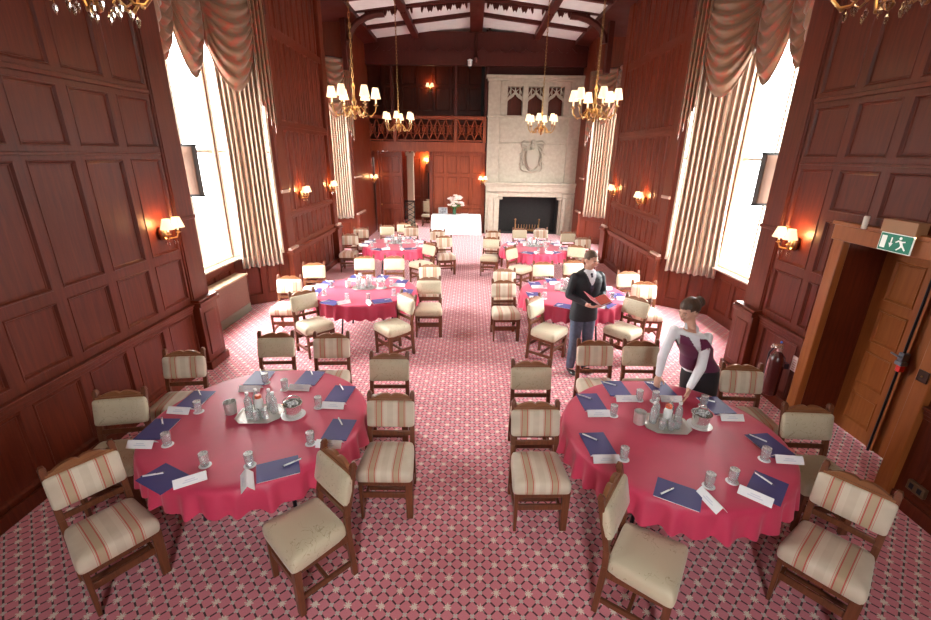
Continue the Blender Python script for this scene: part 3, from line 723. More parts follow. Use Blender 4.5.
def bottle():
    r = thing('water_bottle', (0, 0, 0), 'x', 'bottle')
    m = MB(); m.lathe([(.032, 0), (.037, .006), (.037, .12), (.033, .15), (.016, .185), (.0145, .215), (.0135, .215), (.0145, .185), (.031, .148), (.035, .12), (.035, .01), (.001, .008)], 18, caps=False); m.lathe([(.0005, 0), (.032, 0)], 18, caps=False); m.obj('glass_body', GLASS, r)
    m = MB(); m.lathe([(.016, .205), (.018, .208), (.018, .228), (.015, .232)], 14); m.obj('cap', plain('white_cap', (.85, .85, .86), .35), r)
    return r
def juice():
    r = thing('labelled_bottle', (0, 0, 0), 'x', 'bottle')
    m = MB(); m.lathe([(.034, 0), (.039, .005), (.039, .15), (.03, .17), (.022, .18)], 20); m.obj('white_sleeve', plain('white_bottle', (.85, .87, .84), .35), r)
    m = MB(); m.lathe([(.023, .178), (.031, .182), (.031, .205), (.026, .212)], 16); m.obj('orange_cap', plain('orange_red', (.75, .13, .05), .4, noise=.4, nscale=60), r)
    m = MB()
    for k in range(6):
        a = R(60*k); m.prism([(.0, .045), (.004+.014*math.cos(a-.3), .045+.014*math.sin(a-.3)), (.004+.018*math.cos(a), .045+.018*math.sin(a)), (.004+.014*math.cos(a+.3), .045+.014*math.sin(a+.3))], -.0400, -.0375, 'XZ')
    m.obj('green_leaf_mark', plain('lime', (.35, .55, .08), .5), r, smooth=False)
    return r
def smallglass():
    r = thing('juice_glass', (0, 0, 0), 'x', 'glass')
    m = MB(); m.lathe([(.024, 0), (.027, .004), (.031, .085), (.0295, .085), (.0255, .008), (.001, .008)], 16, caps=False); m.lathe([(.0005, 0), (.024, 0)], 16, caps=False); m.obj('glass_body', GLASS, r)
    return r
def beaker():
    r = thing('cut_glass_tumbler', (0, 0, 0), 'x', 'tumbler')
    m = MB(); m.lathe([(.034, 0), (.042, .006), (.044, .05), (.047, .105), (.044, .106), (.040, .05), (.036, .014), (.001, .012)], 16, caps=False); m.lathe([(.0005, 0), (.034, 0)], 16, caps=False); m.obj('cup_body', SILVERH, r, ang=10)
    return r
def saucer():
    m = MB(); m.lathe([(.03, 0), (.05, .0), (.088, .009), (.09, .011), (.086, .012), (.05, .004), (.001, .004)], 24, caps=False); m.lathe([(.0005, 0), (.05, 0)], 24, caps=False)
    return m.obj('saucer', plain('white_china', (.86, .86, .86), .2, coat=.5))
def bucket():
    r = thing('ice_bucket', (0, 0, 0), 'x', 'ice bucket')
    m = MB(); m.lathe([(.042, 0), (.052, .004), (.056, .05), (.064, .095), (.068, .098), (.062, .100), (.053, .05), (.048, .012), (.001, .01)], 24, caps=False); m.lathe([(.0005, 0), (.042, 0)], 24, caps=False); m.obj('bucket_body', SILVER, r)
    m = MB(); m.tube([(.062*math.cos(R(a)), .01, .095+.055*math.sin(R(a))) for a in range(0, 181, 15)], .004, 6); m.obj('handle', SILVER, r)
    m = MB()
    for k in range(9): m.ell((.035*math.cos(k*2.4)*(.4+.6*(k % 2)), .035*math.sin(k*2.4)*(.4+.6*(k % 2)), .092+.006*(k % 3)), .014, 6, 4)
    m.obj('wrapped_sweets', plain('sweet_wrappers', (.5, .5, .52), .3, noise=.95, nscale=70), r, smooth=False)
    return r
TRY, BOT, JU, SG, BK, SA, BU = tray(), bottle(), juice(), smallglass(), beaker(), saucer(), bucket()
for q_, k_ in ((TRY, .84), (BOT, .86), (JU, .88), (BU, 1.22), (SA, 1.12), (BK, 1.1)): q_.scale = (k_, k_, k_)
for i, (nm, x, y) in enumerate(TABLES):
    if i == 0: x, y = x+.05, y-.06
    tx, ty = x-.06, y+.09
    if i % 2: tx = x-.01
    a = R(3 if i % 2 == 0 else -3)
    put(TRY, (tx, ty, TZ), a, 'octagonal silver tray in the middle of the %s table' % nm, 'tray', 'silver trays')
    z = TZ+.0065
    for (dx, dy, w) in ((-.105, .02, 'left'), (-.062, .082, 'rear left'), (.055, .082, 'rear right'), (.11, .03, 'right')):
        put(BOT, (tx+dx, ty+dy, z), dx*9, 'clear white-capped water bottle at the %s of the %s tray' % (w, nm), 'bottle', 'water bottles on the trays')
    put(JU, (tx+.0, ty+.0, z), 0, 'white sleeved bottle with orange cap in the centre of the %s tray' % nm, 'bottle', 'labelled bottles on the trays')
    for (dx, dy, w) in ((-.062, -.065, 'front left'), (0.005, -.082, 'front centre'), (.068, -.058, 'front right')):
        put(SG, (tx+dx, ty+dy, z), 0, 'small empty juice glass at the %s of the %s tray' % (w, nm), 'glass', 'juice glasses on the trays')
    put(BK, (x-(.32 if i % 2 == 0 else .235), y+.10, TZ), .3, 'patterned silvery tumbler left of the tray on the %s table' % nm, 'tumbler', 'patterned tumblers')
    bx_ = x+.23 if i % 2 == 0 else x+.27
    put(SA, (bx_, y+.08, TZ), 0, 'white saucer under the ice bucket on the %s table' % nm, 'saucer', 'saucers under the ice buckets')
    put(BU, (bx_, y+.08, TZ+.0055), .4, 'silver ice bucket of wrapped sweets right of the tray on the %s table' % nm, 'ice bucket', 'silver ice buckets')

# ------------------------------------------------------------------ chairs
def make_chair(fab, nm):
    t = thing('upholstered_chair', (0, 0, 0), 'x', 'chair')
    for s_ in (-1, 1):
        m = MB()          # rear leg rising into the back post
        x0, x1 = s_*.187-.020, s_*.187+.020
        for (ya, yb, za, zb) in ((.205, .180, 0, .42), (.180, .185, .42, .55), (.185, .262, .55, .915)):
            m.hexa([(x0, ya-.02, za), (x1, ya-.02, za), (x1, ya+.02, za), (x0, ya+.02, za), (x0, yb-.02, zb), (x1, yb-.02, zb), (x1, yb+.02, zb), (x0, yb+.02, zb)])
        m.hexa([(x0-.003, .239, .915), (x1+.003, .239, .915), (x1+.003, .287, .915), (x0-.003, .287, .915), (x0+.008, .252, .948), (x1-.008, .252, .948), (x1-.008, .280, .948), (x0+.008, .280, .948)])
        m.obj('leg', CHW, t, bevel=.004)
        m = MB(); x0, x1 = s_*.190-.024, s_*.205+.024
        m.hexa([(x0+.004, -.226, 0), (x1-.004, -.226, 0), (x1-.004, -.186, 0), (x0+.004, -.186, 0), (x0, -.232, .40), (x1, -.232, .40), (x1, -.184, .40), (x0, -.184, .40)])
        m.obj('leg', CHW, t, bevel=.004)
        m = MB(); m.box(s_*.188-.011, s_*.188+.011, -.19, .185, .10, .14); m.obj('stretcher', CHW, t, bevel=.003)
    m = MB(); m.box(-.19, .19, -.216, -.196, .21, .265); m.obj('stretcher', CHW, t, bevel=.004)
    m = MB(); m.box(-.19, .19, .178, .196, .21, .255); m.obj('stretcher', CHW, t, bevel=.004)
    m = MB(); m.box(-.19, .19, -.012, .012, .105, .135); m.obj('stretcher', CHW, t, bevel=.003)
    m = MB(); m.box(-.19, .19, -.222, -.192, .34, .40); m.box(-.19, .19, .165, .195, .34, .40); m.box(-.205, -.175, -.19, .17, .34, .40); m.box(.175, .205, -.19, .17, .34, .40); m.obj('seat_frame', CHW, t, bevel=.004)
    m = MB(); vs = []; fs = []; n = 40                 # cushion
    def outline(a):
        c, s2 = math.cos(a), math.sin(a); e = .16
        return (math.copysign(abs(c)**e, c), math.copysign(abs(s2)**e, s2))
    lv = [(.96, .385), (1.0, .392), (1.02, .425), (1.015, .460), (.98, .485), (.90, .502), (.6, .514), (.3, .518)]
    for sc, z in lv:
        for k in range(n):
            u, w_ = outline(2*PI*k/n); yy = -.035+w_*.205*sc; hw = .216-.016*(yy+.035)/.205
            vs.append((u*hw*sc, yy, z))
    for i in range(len(lv)-1):
        for k in range(n): fs.append((i*n+k, i*n+(k+1)%n, (i+1)*n+(k+1)%n, (i+1)*n+k))
    fs.append(tuple(range(n))[::-1]); fs.append(tuple(range((len(lv)-1)*n, len(lv)*n))); m._add(vs, fs)
    m.obj('seat', fab, t, ang=60)
    # back pad, leaning with the posts
    m = MB(); vs = []; fs = []
    lv = [(.94, .0), (1, -.008), (1.01, -.03), (.985, -.046), (.90, -.056), (.5, -.062), (.1, -.063)]
    A = V((0, .200, .635)); Bp = V((0, .250, .865)); ax = (Bp-A).normalized(); nn = V((0, -ax.z, ax.y)); mid = (A+Bp)/2; hh = (Bp-A).length/2
    for sc, d in lv:
        for k in range(n):
            u, w_ = outline(2*PI*k/n); e1 = 1 if sc > .9 else 1
            p = mid + V((u*.207*(sc if sc < .9 else 1-(1-sc)*.5), 0, 0)) + ax*(w_*hh*sc) + nn*(-d-.012); vs.append(p)
    for i in range(len(lv)-1):
        for k in range(n): fs.append((i*n+k, i*n+(k+1)%n, (i+1)*n+(k+1)%n, (i+1)*n+k))
    fs.append(tuple(range(n))[::-1]); fs.append(tuple(range((len(lv)-1)*n, len(lv)*n))); m._add(vs, fs)
    m.obj('back_pad', fab, t, ang=60)
    m = MB(); m.box(-.186, .186, .180, .198, .545, .59); m.obj('back_rail', CHW, t, bevel=.004)
    # carved crest rail with twin scallops and a notch
    m = MB(); half = [(.168, .888), (.160, .893), (.150, .891), (.138, .897), (.118, .908), (.090, .918), (.060, .924), (.032, .924), (.014, .918), (0, .909)]
    top = [(-x, z) for x, z in half]+[(x, z) for x, z in half[::-1]][1:]
    def yb(z): return .185+(z-.55)*.21
    for sx in (-1, 1):
        hp = [(0, .862)]+[(sx*x, z) for x, z in half[::-1]]+[(sx*.168, .862)]
        n = len(hp); vs = [(x, yb(z)-.014, z) for x, z in hp]+[(x, yb(z)+.014, z) for x, z in hp]
        fs = [(i, (i+1) % n, n+(i+1) % n, n+i) for i in range(n-1)]
        fs += [(0, i, i+1) for i in range(1, n-1)]+[(n, n+i+1, n+i) for i in range(1, n-1)]
        m._add(vs, fs)
    m.hexa([(-.186, yb(.86)-.022, .862), (.186, yb(.86)-.022, .862), (.186, yb(.86), .862), (-.186, yb(.86), .862), (-.186, yb(.885)-.020, .885), (.186, yb(.885)-.020, .885), (.186, yb(.885), .885), (-.186, yb(.885), .885)])
    bmesh.ops.remove_doubles(m.bm, verts=m.bm.verts, dist=.0002)
    m.obj('crest_rail', CHW2, t, ang=30)
    return t
CS, CD = make_chair(STRIPE, 's'), make_chair(DAMASK, 'd')
for q_ in (CS, CD): q_.scale = (1, 1, .99)
# fabric, back-top x, y, heading (deg, 0 = facing the camera end), place
CH = [('s', -2.58, 2.39, 54, 'at the front left of the front left table, angled towards the aisle'),
 ('d', -2.92, 3.23, 12, 'tucked against the left edge of the front left table'),
 ('s', -2.88, 4.04, 8, 'near the left wall at the rear left of the front left table'),
 ('d', -2.16, 4.55, 5, 'left one of the two behind the front left table'),
 ('s', -1.54, 4.56, 5, 'right one of the two behind the front left table'),
 ('d', -.80, 4.06, 2, 'in the left aisle column just behind a striped chair'),
 ('s', -.67, 3.27, 1, 'nearest of the left aisle column beside the front left table'),
 ('d', -.85, 2.47, -43, 'closest to the camera, angled at the front left table'),
 ('d', .62, 3.94, 2, 'in the right aisle column partly hidden by a striped chair'),
 ('s', .56, 3.18, 2, 'nearest of the right aisle column beside the front right table'),
 ('s', 1.39, 4.49, 2, 'left one of the two behind the front right table'),
 ('d', 1.90, 4.50, 0, 'right one of the two behind the front right table'),
 ('s', 2.69, 3.95, -3, 'beside the fire extinguisher at the rear right of the front right table'),
 ('d', 2.80, 3.21, -2, 'at the right edge of the front right table by the oak door'),
 ('s', 2.53, 2.33, -50, 'angled in the lower right corner beside the front right table'),
 ('d', .895, 2.265, 56, 'closest to the camera, angled at the front right table'),
 ('d', -2.86, 7.86, 10, 'at the rear left of the middle left table near the pilaster'),
 ('s', -2.94, 6.93, 4, 'at the left edge of the middle left table by the radiator cover'),
 ('d', -2.40, 6.17, 46, 'turned at the front left of the middle left table'),
 ('d', -2.08, 8.5, 6, 'left one of the two behind the middle left table'),
 ('d', -1.50, 8.54, 6, 'right one of the two behind the middle left table'),
 ('s', -.74, 7.9, 4, 'rear one of the aisle pair beside the middle left table'),
 ('d', -.68, 7.0, 3, 'front one of the aisle pair beside the middle left table'),
 ('d', -.93, 6.14, -48, 'angled at the front right of the middle left table'),
 ('s', .62, 7.66, -3, 'rear one of the aisle pair beside the middle right table'),
 ('s', .55, 6.9, 4, 'front one of the aisle pair beside the middle right table'),
 ('d', .90, 6.02, 52, 'angled at the front left of the middle right table'),
 ('d', 2.8, 7.62, 2, 'at the rear right of the middle right table against the panelling'),
 ('s', 2.84, 6.96, -4, 'at the right edge of the middle right table'),
 ('d', 2.46, 6.12, -50, 'angled at the front right of the middle right table'),
 ('d', 1.39, 8.25, 6, 'left one of the two behind the middle right table'),
 ('d', 2.0, 8.41, 4, 'right one of the two behind the middle right table'),
 ('s', -3.01, 10.98, 5, 'at the left edge of the far left table'),
 ('s', -2.96, 11.93, 5, 'at the rear left of the far left table by the wall'),
 ('d', -2.35, 12.45, 4, 'left one of the three behind the far left table'),
 ('d', -1.95, 12.95, 4, 'middle one of the three behind the far left table, standing farther back'),
 ('s', -1.66, 12.35, 4, 'right one of the three behind the far left table'),
 ('s', -.88, 11.8, 4, 'rear one of the aisle pair beside the far left table'),
 ('s', -.66, 10.9, 12, 'front one of the aisle pair beside the far left table'),
 ('d', -1.0, 10.02, -42, 'angled at the front right of the far left table'),
 ('d', .52, 10.82, -8, 'front one of the aisle pair beside the far right table'),
 ('s', .60, 11.79, 5, 'rear one of the aisle pair beside the far right table'),
 ('d', 1.36, 12.3, 4, 'left one of the two behind the far right table before the hearth'),
 ('s', 1.95, 12.35, 4, 'right one of the two behind the far right table before the hearth'),
 ('d', 2.60, 11.83, 5, 'at the rear right of the far right table'),
 ('s', 2.80, 11.0, 5, 'at the right edge of the far right table'),
 ('d', 2.40, 9.98, -16, 'angled at the front right of the far right table, behind the man'),
 ('d', .90, 9.70, 50, 'angled at the front left of the far right table')]
for f, x, y, h, lab in CH:
    x, y = x*1.04, y*1.04
    for _ in range(20):       # keep every backrest clear of the hanging cloths
        px_ = [(x+math.cos(R(h))*w_+math.sin(R(h))*f_, y+math.sin(R(h))*w_-math.cos(R(h))*f_) for w_ in (-.205, 0, .205) for f_ in (0, .06)]
        bad = [(q3[1], q3[2]) for q3, r_ in zip(TABLES, TRS) if min(math.hypot(p_[0]-q3[1], p_[1]-q3[2]) for p_ in px_) < r_+.018]
        if not bad: break
        q_ = V((x-bad[0][0], y-bad[0][1])).normalized()*.012; x += q_.x; y += q_.y
    a = R(h); fx, fy = math.sin(a), -math.cos(a); d = .285
    put(CS if f == 's' else CD, (x+fx*d, y+fy*d, 0), a, ('red striped ' if f == 's' else 'cream damask ')+'chair '+lab, 'chair', 'carved-back upholstered dining chairs')

# ------------------------------------------------------------------ far white table
t = thing('buffet_table', (-.55, 17.0-.05, 0), 'long table hidden beneath the white linen at the far end', 'table')
m = MB(); m.box(-.86, .86, -.22, .22, .71, .74); m.obj('tabletop', OAK, t)
for sx in (-1, 1):
    for sy in (-1, 1): m = MB(); m.box(sx*.8-.02, sx*.8+.02, sy*.17-.02, sy*.17+.02, 0, .71); m.obj('leg', OAK, t)
m = MB(); n = 160; per = []
for k in range(n):
    s_ = k/n*4
    w, d = .92, .25
    q = s_ % 1; e = int(s_)
    p = [(-w+2*w*q, -d), (w, -d+2*d*q), (w-2*w*q, d), (-w, d-2*d*q)][e]; per.append(p)
vs = []; fs = []
for sc, z, t_ in ((.96, .747, 0), (.99, .744, 0), (1.0, .73, 0), (1.0, .5, .5), (1.0, .25, .8), (1.0, .02, 1)):
    for k, (a, b) in enumerate(per):
        f = .022*math.sin(k*1.25+math.sin(k*.2))*t_; L = math.hypot(a/.92, b/.25) or 1
        vs.append((a*sc+f*(abs(a) > .9)*math.copysign(1, a)+.03*t_*a, b*sc+f*math.copysign(1, b)*(abs(b) > .24)+.1*t_*b, z))
for i in range(5):
    for k in range(n): fs.append((i*n+k, i*n+(k+1)%n, (i+1)*n+(k+1)%n, (i+1)*n+k))
fs.append(tuple(range(n))[::-1]); m._add(vs, fs)
o = m.obj('white_tablecloth', WHITEC, ang=80); o.location = (-.55, 16.88, 0); tag(o, 'floor-length white linen cloth on the far buffet table by the gallery wall', 'tablecloth')
v = thing('flower_vase', (-.62, 16.85, .749), 'green vase of pale pink and white lilies on the white far table', 'vase of flowers')
m = MB(); m.lathe([(.05, 0), (.06, .01), (.075, .12), (.06, .22), (.07, .26), (.062, .26), (.05, .2), (.001, .02)], 16, caps=False); m.obj('vase', plain('green_vase', (.03, .10, .05), .2), v)
fr_ = random.Random(5); st = MB(); fl = MB(); lf = MB()
for k in range(30):
    a = fr_.uniform(0, 6.28); r_ = fr_.uniform(.04, .32); h = fr_.uniform(.42, .72)-r_*.35
    p = V((r_*math.cos(a), r_*.7*math.sin(a), h)); st.tube([(0, 0, .15), (p.x*.4, p.y*.4, h*.65), p], .006, 5)
    for q in range(6):
        b = q*PI/3; d = V((math.cos(b), math.sin(b)*.8-.2, .45)).normalized()
        fl.tube([p, p+d*.05, p+d*.10+V((0, 0, -.01))], [.010, .036, .006], 5)
    l = V((math.cos(a+1), math.sin(a+1), .3)).normalized(); lf.tube([(0, 0, .25), l*.12+V((0, 0, .28)), l*.26+V((0, 0, .25))], [.01, .03, .003], 4)
st.obj('stems', LEAF, v); fl.obj('lily_blooms', plain('lily_pink', (.85, .68, .62), .6), v); lf.obj('leaves', LEAF, v)
m = MB(); m.box(-.17, .17, -.04, .04, 0, .26)
b_ = thing('picture_box', (-1.05, 16.85, .749), 'grey black-and-white framed picture box left of the lilies on the white table', 'framed picture')
m.obj('frame', plain('pewter_frame', (.4, .4, .4), .4, .5), b_, bevel=.006)
m = MB(); m.box(-.14, .14, -.045, -.04, .03, .23); m.obj('picture', plain('monochrome_picture', (.22, .23, .24), .5, noise=.9, nscale=14), b_, smooth=False)
m = MB(); m.box(-.14, .14, -.1, .1, 0, .035); o = m.obj('white_box', PAPER, bevel=.004); o.location = (-.24, 16.85, .749); tag(o, 'flat white box lying right of the lilies on the white table', 'box')
# chairs in the corridor beyond
def arm_chair():
    t = thing('lobby_chair', (-1.85, 18.9, 0), 'pale upholstered chair seen through the opening, nearer one', 'chair')
    m = MB(); m.box(-.22, .22, -.22, .22, .38, .48); m.obj('seat', DAMASK, t, bevel=.03)
    m = MB(); m.box(-.2, .2, .17, .23, .55, 1.0); m.obj('back_pad', DAMASK, t, bevel=.03)
    for sx in (-1, 1):
        for sy in (-1, 1): m = MB(); m.box(sx*.19-.02, sx*.19+.02, sy*.19-.02, sy*.19+.02, 0, .4 if sy < 0 else .98); m.obj('leg', CHW, t)
    m = MB(); m.box(-.19, .19, -.21, -.18, .15, .2); m.obj('stretcher', CHW, t)
    return t
ac = arm_chair(); dup(ac, (-1.75, 19.8, 0), .3, 'pale upholstered chair seen through the opening, farther one')
m = MB(); 
rl = thing('stair_gate', (-2.42, 17.75, 0), 'low dark green trellis panel beside the cream column', 'trellis')
for i in range(5): m.tube([(-.18, 0, .1+.2*i), (.18, 0, .3+.2*i)], .015, 5); m.tube([(.18, 0, .1+.2*i), (-.18, 0, .3+.2*i)], .015, 5)
m.obj('lattice', plain('dark_green_paint', (.03, .06, .04), .5), rl)
m = MB(); m.box(-.2, -.17, -.02, .02, 0, 1.15); m.box(.17, .2, -.02, .02, 0, 1.15); m.box(-.2, .2, -.02, .02, 1.1, 1.15); m.obj('frame', SOOT_DARK, rl)
# ------------------------------------------------------------------ wall and hanging things
def chandelier(name, R0=.31, arms=6):
    t = thing(name, (0, 0, 0), 'x', 'chandelier')
    m = MB(); m.lathe([(.004, -.20), (.018, -.19), (.028, -.165), (.012, -.14), (.04, -.11), (.062, -.075), (.05, -.04), (.02, -.01), (.03, .02), (.038, .05), (.018, .09), (.014, .20), (.028, .24), (.012, .28), (.006, .30)], 16); m.obj('stem', BRASS, t)
    m = MB()
    L = 2.95
    n = 48
    for i in range(n):
        z = .30+L*i/n; c = (.012 if i % 2 else 0, 0 if i % 2 else .012)
        m.tube([(-c[0], -c[1], z-.008), (-c[0]*.9, -c[1]*.9, z+L/n), (c[0]*.9, c[1]*.9, z+L/n), (c[0], c[1], z-.008), (-c[0], -c[1], z-.008)], .0045, 4, caps=False)
    m.lathe([(.005, 3.22), (.06, 3.28), (.065, 3.34)], 12); m.obj('chain', BRASSD, t)
    for k in range(arms):
        a = 2*PI*k/arms; c, s_ = math.cos(a), math.sin(a)
        pr = [(.03, -.06), (.09, -.02), (.14, -.07), (.19, -.135), (.25, -.135), (.298, -.08), (.31, .0)]
        m = MB(); m.tube([(c*r, s_*r, z) for r, z in pr], [.011, .012, .011, .011, .011, .010, .010], 6)
        sc = [(.14, -.07), (.11, -.12), (.145, -.155), (.18, -.13), (.165, -.10)]
        m.tube([(c*r, s_*r, z) for r, z in sc], [.008, .008, .008, .007, .004], 5)
        m.ell((c*.235, s_*.235, -.145), .016, 6, 5)
        m.lathe([(.008, -.01), (.034, .0), (.036, .006), (.014, .012), (.014, .03)], 10, (c*R0, s_*R0, 0)); ar = m.obj('arm', BRASS, t)
        m = MB(); m.lathe([(.010, .03), (.010, .115)], 8, (c*R0, s_*R0, 0)); m.obj('candle_tube', SHADE, ar)
        m = MB(); m.lathe([(.072, .095), (.040, .235), (.038, .235), (.069, .096)], 16, (c*R0, s_*R0, 0), caps=False); m.obj('lampshade', SHADE, ar)
    return t
CH1 = chandelier('chandelier')
light_n = 0
spots = [(-2.28, 3.1, 3.88, 20, 'front left, cut off by the top edge'), (2.46, 3.1, 3.94, 5, 'front right, cut off by the top edge'), (-1.72, 7.0, 3.55, 12, 'above the middle left table'), (1.76, 7.0, 3.56, 35, 'above the middle right table'),
         (-1.67, 10.8, 3.53, 30, 'farthest on the left, before the gallery'), (1.56, 10.8, 3.53, 10, 'farthest on the right, before the chimneypiece')]
for x, y, z, rz, lab in spots:
    c = put(CH1, (x, y, z), R(rz), 'brass chandelier with cream shades on a chain, ' + lab, 'chandelier', 'brass chandeliers')
    ld = bpy.data.lights.new('bulb', 'POINT'); ld.energy = 6; ld.color = (1, .68, .36); ld.shadow_soft_size = .25
    lo = bpy.data.objects.new('bulb', ld); COL.objects.link(lo); lo.parent = c; lo.location = (0, 0, .36)
# crystal drops hanging only on the two nearest chandeliers
for (x, y, z, rz, lab) in spots[:2]:
    c = [o for o in bpy.data.objects if o.get('label', '').endswith(lab)][0]
    for k in range(16):
        m = MB(); a = 2*PI*k/16; r_ = .10+.12*(k % 3)/2; zz_ = -.185 if k % 2 else -.20
        m.tube([(r_*math.cos(a), r_*math.sin(a), -.13), (r_*math.cos(a), r_*math.sin(a), zz_+.03)], .002, 4)
        m.lathe([(.002, .03), (.015, .012), (.011, -.012), (.001, -.035)], 6, (r_*math.cos(a), r_*math.sin(a), zz_))
        m.obj('crystal_drop', CRYSTAL, c, smooth=False)

def sconce():
    t = thing('wall_sconce', (0, 0, 0), 'x', 'wall lamp')      # backplate at x=0, arms towards +x
    m = MB(); m.lathe([(.03, -.07), (.045, -.03), (.05, .03), (.02, .09)], 12, (.012, 0, -.05)); m.obj('backplate', BRASS, t)
    for s_ in (-1, 1):
        m = MB(); m.tube([(.01, 0, -.06), (.06, s_*.03, -.11), (.12, s_*.08, -.10), (.14, s_*.09, -.04)], .009, 6); m.lathe([(.006, 0), (.03, .01), (.012, .02), (.012, .04)], 10, (.14, s_*.09, -.05)); ar = m.obj('arm', BRASS, t)
        m = MB(); m.lathe([(.010, 0), (.010, .07)], 8, (.14, s_*.09, -.01)); m.obj('candle_tube', SHADE, ar)
        m = MB(); m.lathe([(.078, .02), (.042, .14), (.040, .14), (.075, .021)], 16, (.14, s_*.09, 0), caps=False); m.obj('lampshade', SHADE, ar)
    for k in range(6):
        m = MB(); a = 2*PI*k/6; m.lathe([(.001, .02), (.011, .006), (.008, -.01), (.001, -.024)], 6, (.10+.035*math.cos(a), .085*math.sin(a), -.15-.012*(k % 2)))
        m.obj('crystal_drop', CRYSTAL, t, smooth=False)
    return t
SC = sconce()
for x, y, z, rz, lab in [(-3.69, 5.22, 2.0, 0, 'on the near left panelling'), (3.84, 5.22, 2.0, 180, 'on the near right panelling'),
        (-3.69, 9.75, 2.06, 0, 'on the left wall beyond the first window'), (-3.69, 11.75, 2.06, 0, 'on the left wall beside the far curtain'),
        (3.84, 10.05, 2.03, 180, 'on the right wall beyond the first window'), (3.84, 12.1, 2.05, 180, 'on the right wall beside the far curtain'),
        (-3.58, 16.9, 2.02, -90, 'on the far left corner post beside the gallery doorway'), (-1.98, 20.54, 2.58, -90, 'in the corridor beyond the opening'), (.42, 17.16, 2.0, -90, 'between the white table and the chimneypiece'), (-1.72, 19.56, 5.4, -90, 'up on the dark wall behind the gallery')]:
    c = put(SC, (x, y, z), R(rz), 'twin-shaded brass wall lamp glowing ' + lab, 'wall lamp', 'twin-shaded wall lamps')
    ld = bpy.data.lights.new('bulb', 'POINT'); ld.energy = 5.5 if y < 13 else (45 if y > 20 else 4); ld.color = (1, .50, .20); ld.shadow_soft_size = .04
    lo = bpy.data.objects.new('bulb', ld); COL.objects.link(lo); lo.parent = c; lo.location = (.10, 0, .06)

# speakers on the first pilasters
for s, nm in ((-1, 'left'), (1, 'right')):
    X = side(s)
    t = thing('wall_speaker', (X(-3.79), 6.14, 2.64), 'brown wedge-shaped wall speaker against the %s near window' % nm, 'speaker', group='wall speakers')
    sg = -s
    pts = [(sg*-.19, .03), (sg*-.18, -.05), (sg*.14, -.06), (sg*.17, -.01), (sg*.14, .03)]
    m = MB(); m.prism([(p[0], p[1]-.02) for p in pts], -.31, .31, 'XY'); m.obj('cabinet', plain('speaker_dark', (.05, .03, .022), .5), t, bevel=.004)
    m = MB(); m.box(*sorted((sg*-.175, sg*.135)), -.0905, -.070, -.30, .30); m.obj('grille_cloth', plain('brown_grille', (.15, .062, .03), .6), t, smooth=False)
    m = MB(); m.prism([(p[0]*1.08, (p[1]-.02)*1.1) for p in pts], .31, .335, 'XY'); m.prism([(p[0]*1.08, (p[1]-.02)*1.1) for p in pts], -.335, -.31, 'XY'); m.obj('end_caps', SOOT_DARK, t)
    m = MB(); m.box(*sorted((sg*-.16, sg*-.13)), -.235, -.05, -.03, .03); m.obj('bracket', PB, t)

# radiator cover in the left near bay and right near bay
for s, nm in ((-1, 'left'),):
    X = side(s)
    t = thing('radiator_cover', (-4.30, 7.3, 0), 'brown box radiator cover with green-grey foot under the left near window', 'radiator cover')
    m = MB(); m.box(-.10, .10, -.78, .66, .16, .70); m.obj('cabinet', plain('radiator_brown', (.15, .07, .045), .5, noise=.15), t, bevel=.006)
    m = MB(); m.box(-.12, .125, -.80, .68, .70, .735); m.obj('top_board', plain('radiator_top', (.36, .25, .16), .4), t, bevel=.006)
    m = MB(); m.box(-.10, .105, -.78, .66, 0, .16); m.obj('plinth', plain('green_grey_plinth', (.13, .15, .11), .5), t, bevel=.004)

# exit sign, light box, detector over the side door
t = thing('exit_sign', (3.74, 3.89, 2.215), 'green emergency exit sign with running man and arrow above the oak door', 'exit sign')
m = MB(); m.box(-.012, .0, -.19, .19, -.095, .095); m.obj('sign_edge', SIGNW, t, smooth=False)
m = MB(); m.box(-.015, -.012, -.182, .182, -.088, .088); m.obj('green_plate', GREEN, t, smooth=False)
m = MB()       # pictograms: y runs from +.18 (left as seen) to -.18
def sp(pts): m.prism([(-p[0]*-1, p[1]) for p in pts], -.018, -.0152, 'YZ')
sp([(.165, -.065), (.105, -.065), (.105, .065), (.165, .065)])
m.obj('door_symbol', SIGNW, t, smooth=False); m = MB()
sp([(.052, .055), (.038, .055), (.038, -.01), (.052, -.01)]); sp([(.068, -.005), (.022, -.005), (.045, -.05)])
m.lathe([(.0165, 0), (.0165, .0028)], 12) if 0 else None
m.obj('arrow', SIGNW, t, smooth=False); m = MB()
cx, cz = -.052, .058
sp([(cx+.016*math.cos(a*PI/5), cz+.016*math.sin(a*PI/5)) for a in range(10)])
sp([(-.035, .038), (-.075, .030), (-.095, -.008), (-.070, -.014)])
sp([(-.035, .038), (-.004, .016), (-.010, .006), (-.040, .022)]); sp([(-.075, .030), (-.112, .036), (-.114, .024), (-.080, .016)])
sp([(-.070, -.014), (-.095, -.008), (-.075, -.040), (-.040, -.070), (-.030, -.060), (-.060, -.036)])
sp([(-.095, -.008), (-.080, -.020), (-.125, -.062), (-.135, -.052)])
m.obj('running_figure', SIGNW, t, smooth=False)
m = MB(); m.box(-.02, .10, -.19, .21, .10, .235); m.box(0.0, .045, -.12, .12, -.05, .12)
o = m.obj('wooden_housing', plain('light_wood_box', (.36, .19, .09), .5), t, bevel=.004)
m = MB(); m.ell((-.02, -.20, .09), .008, 8, 6); m.obj('indicator_light', plain('indicator', (1, .8, .5), .4, emis=(1, .7, .4), est=3), t)
t.scale = (.83, .83, .83)
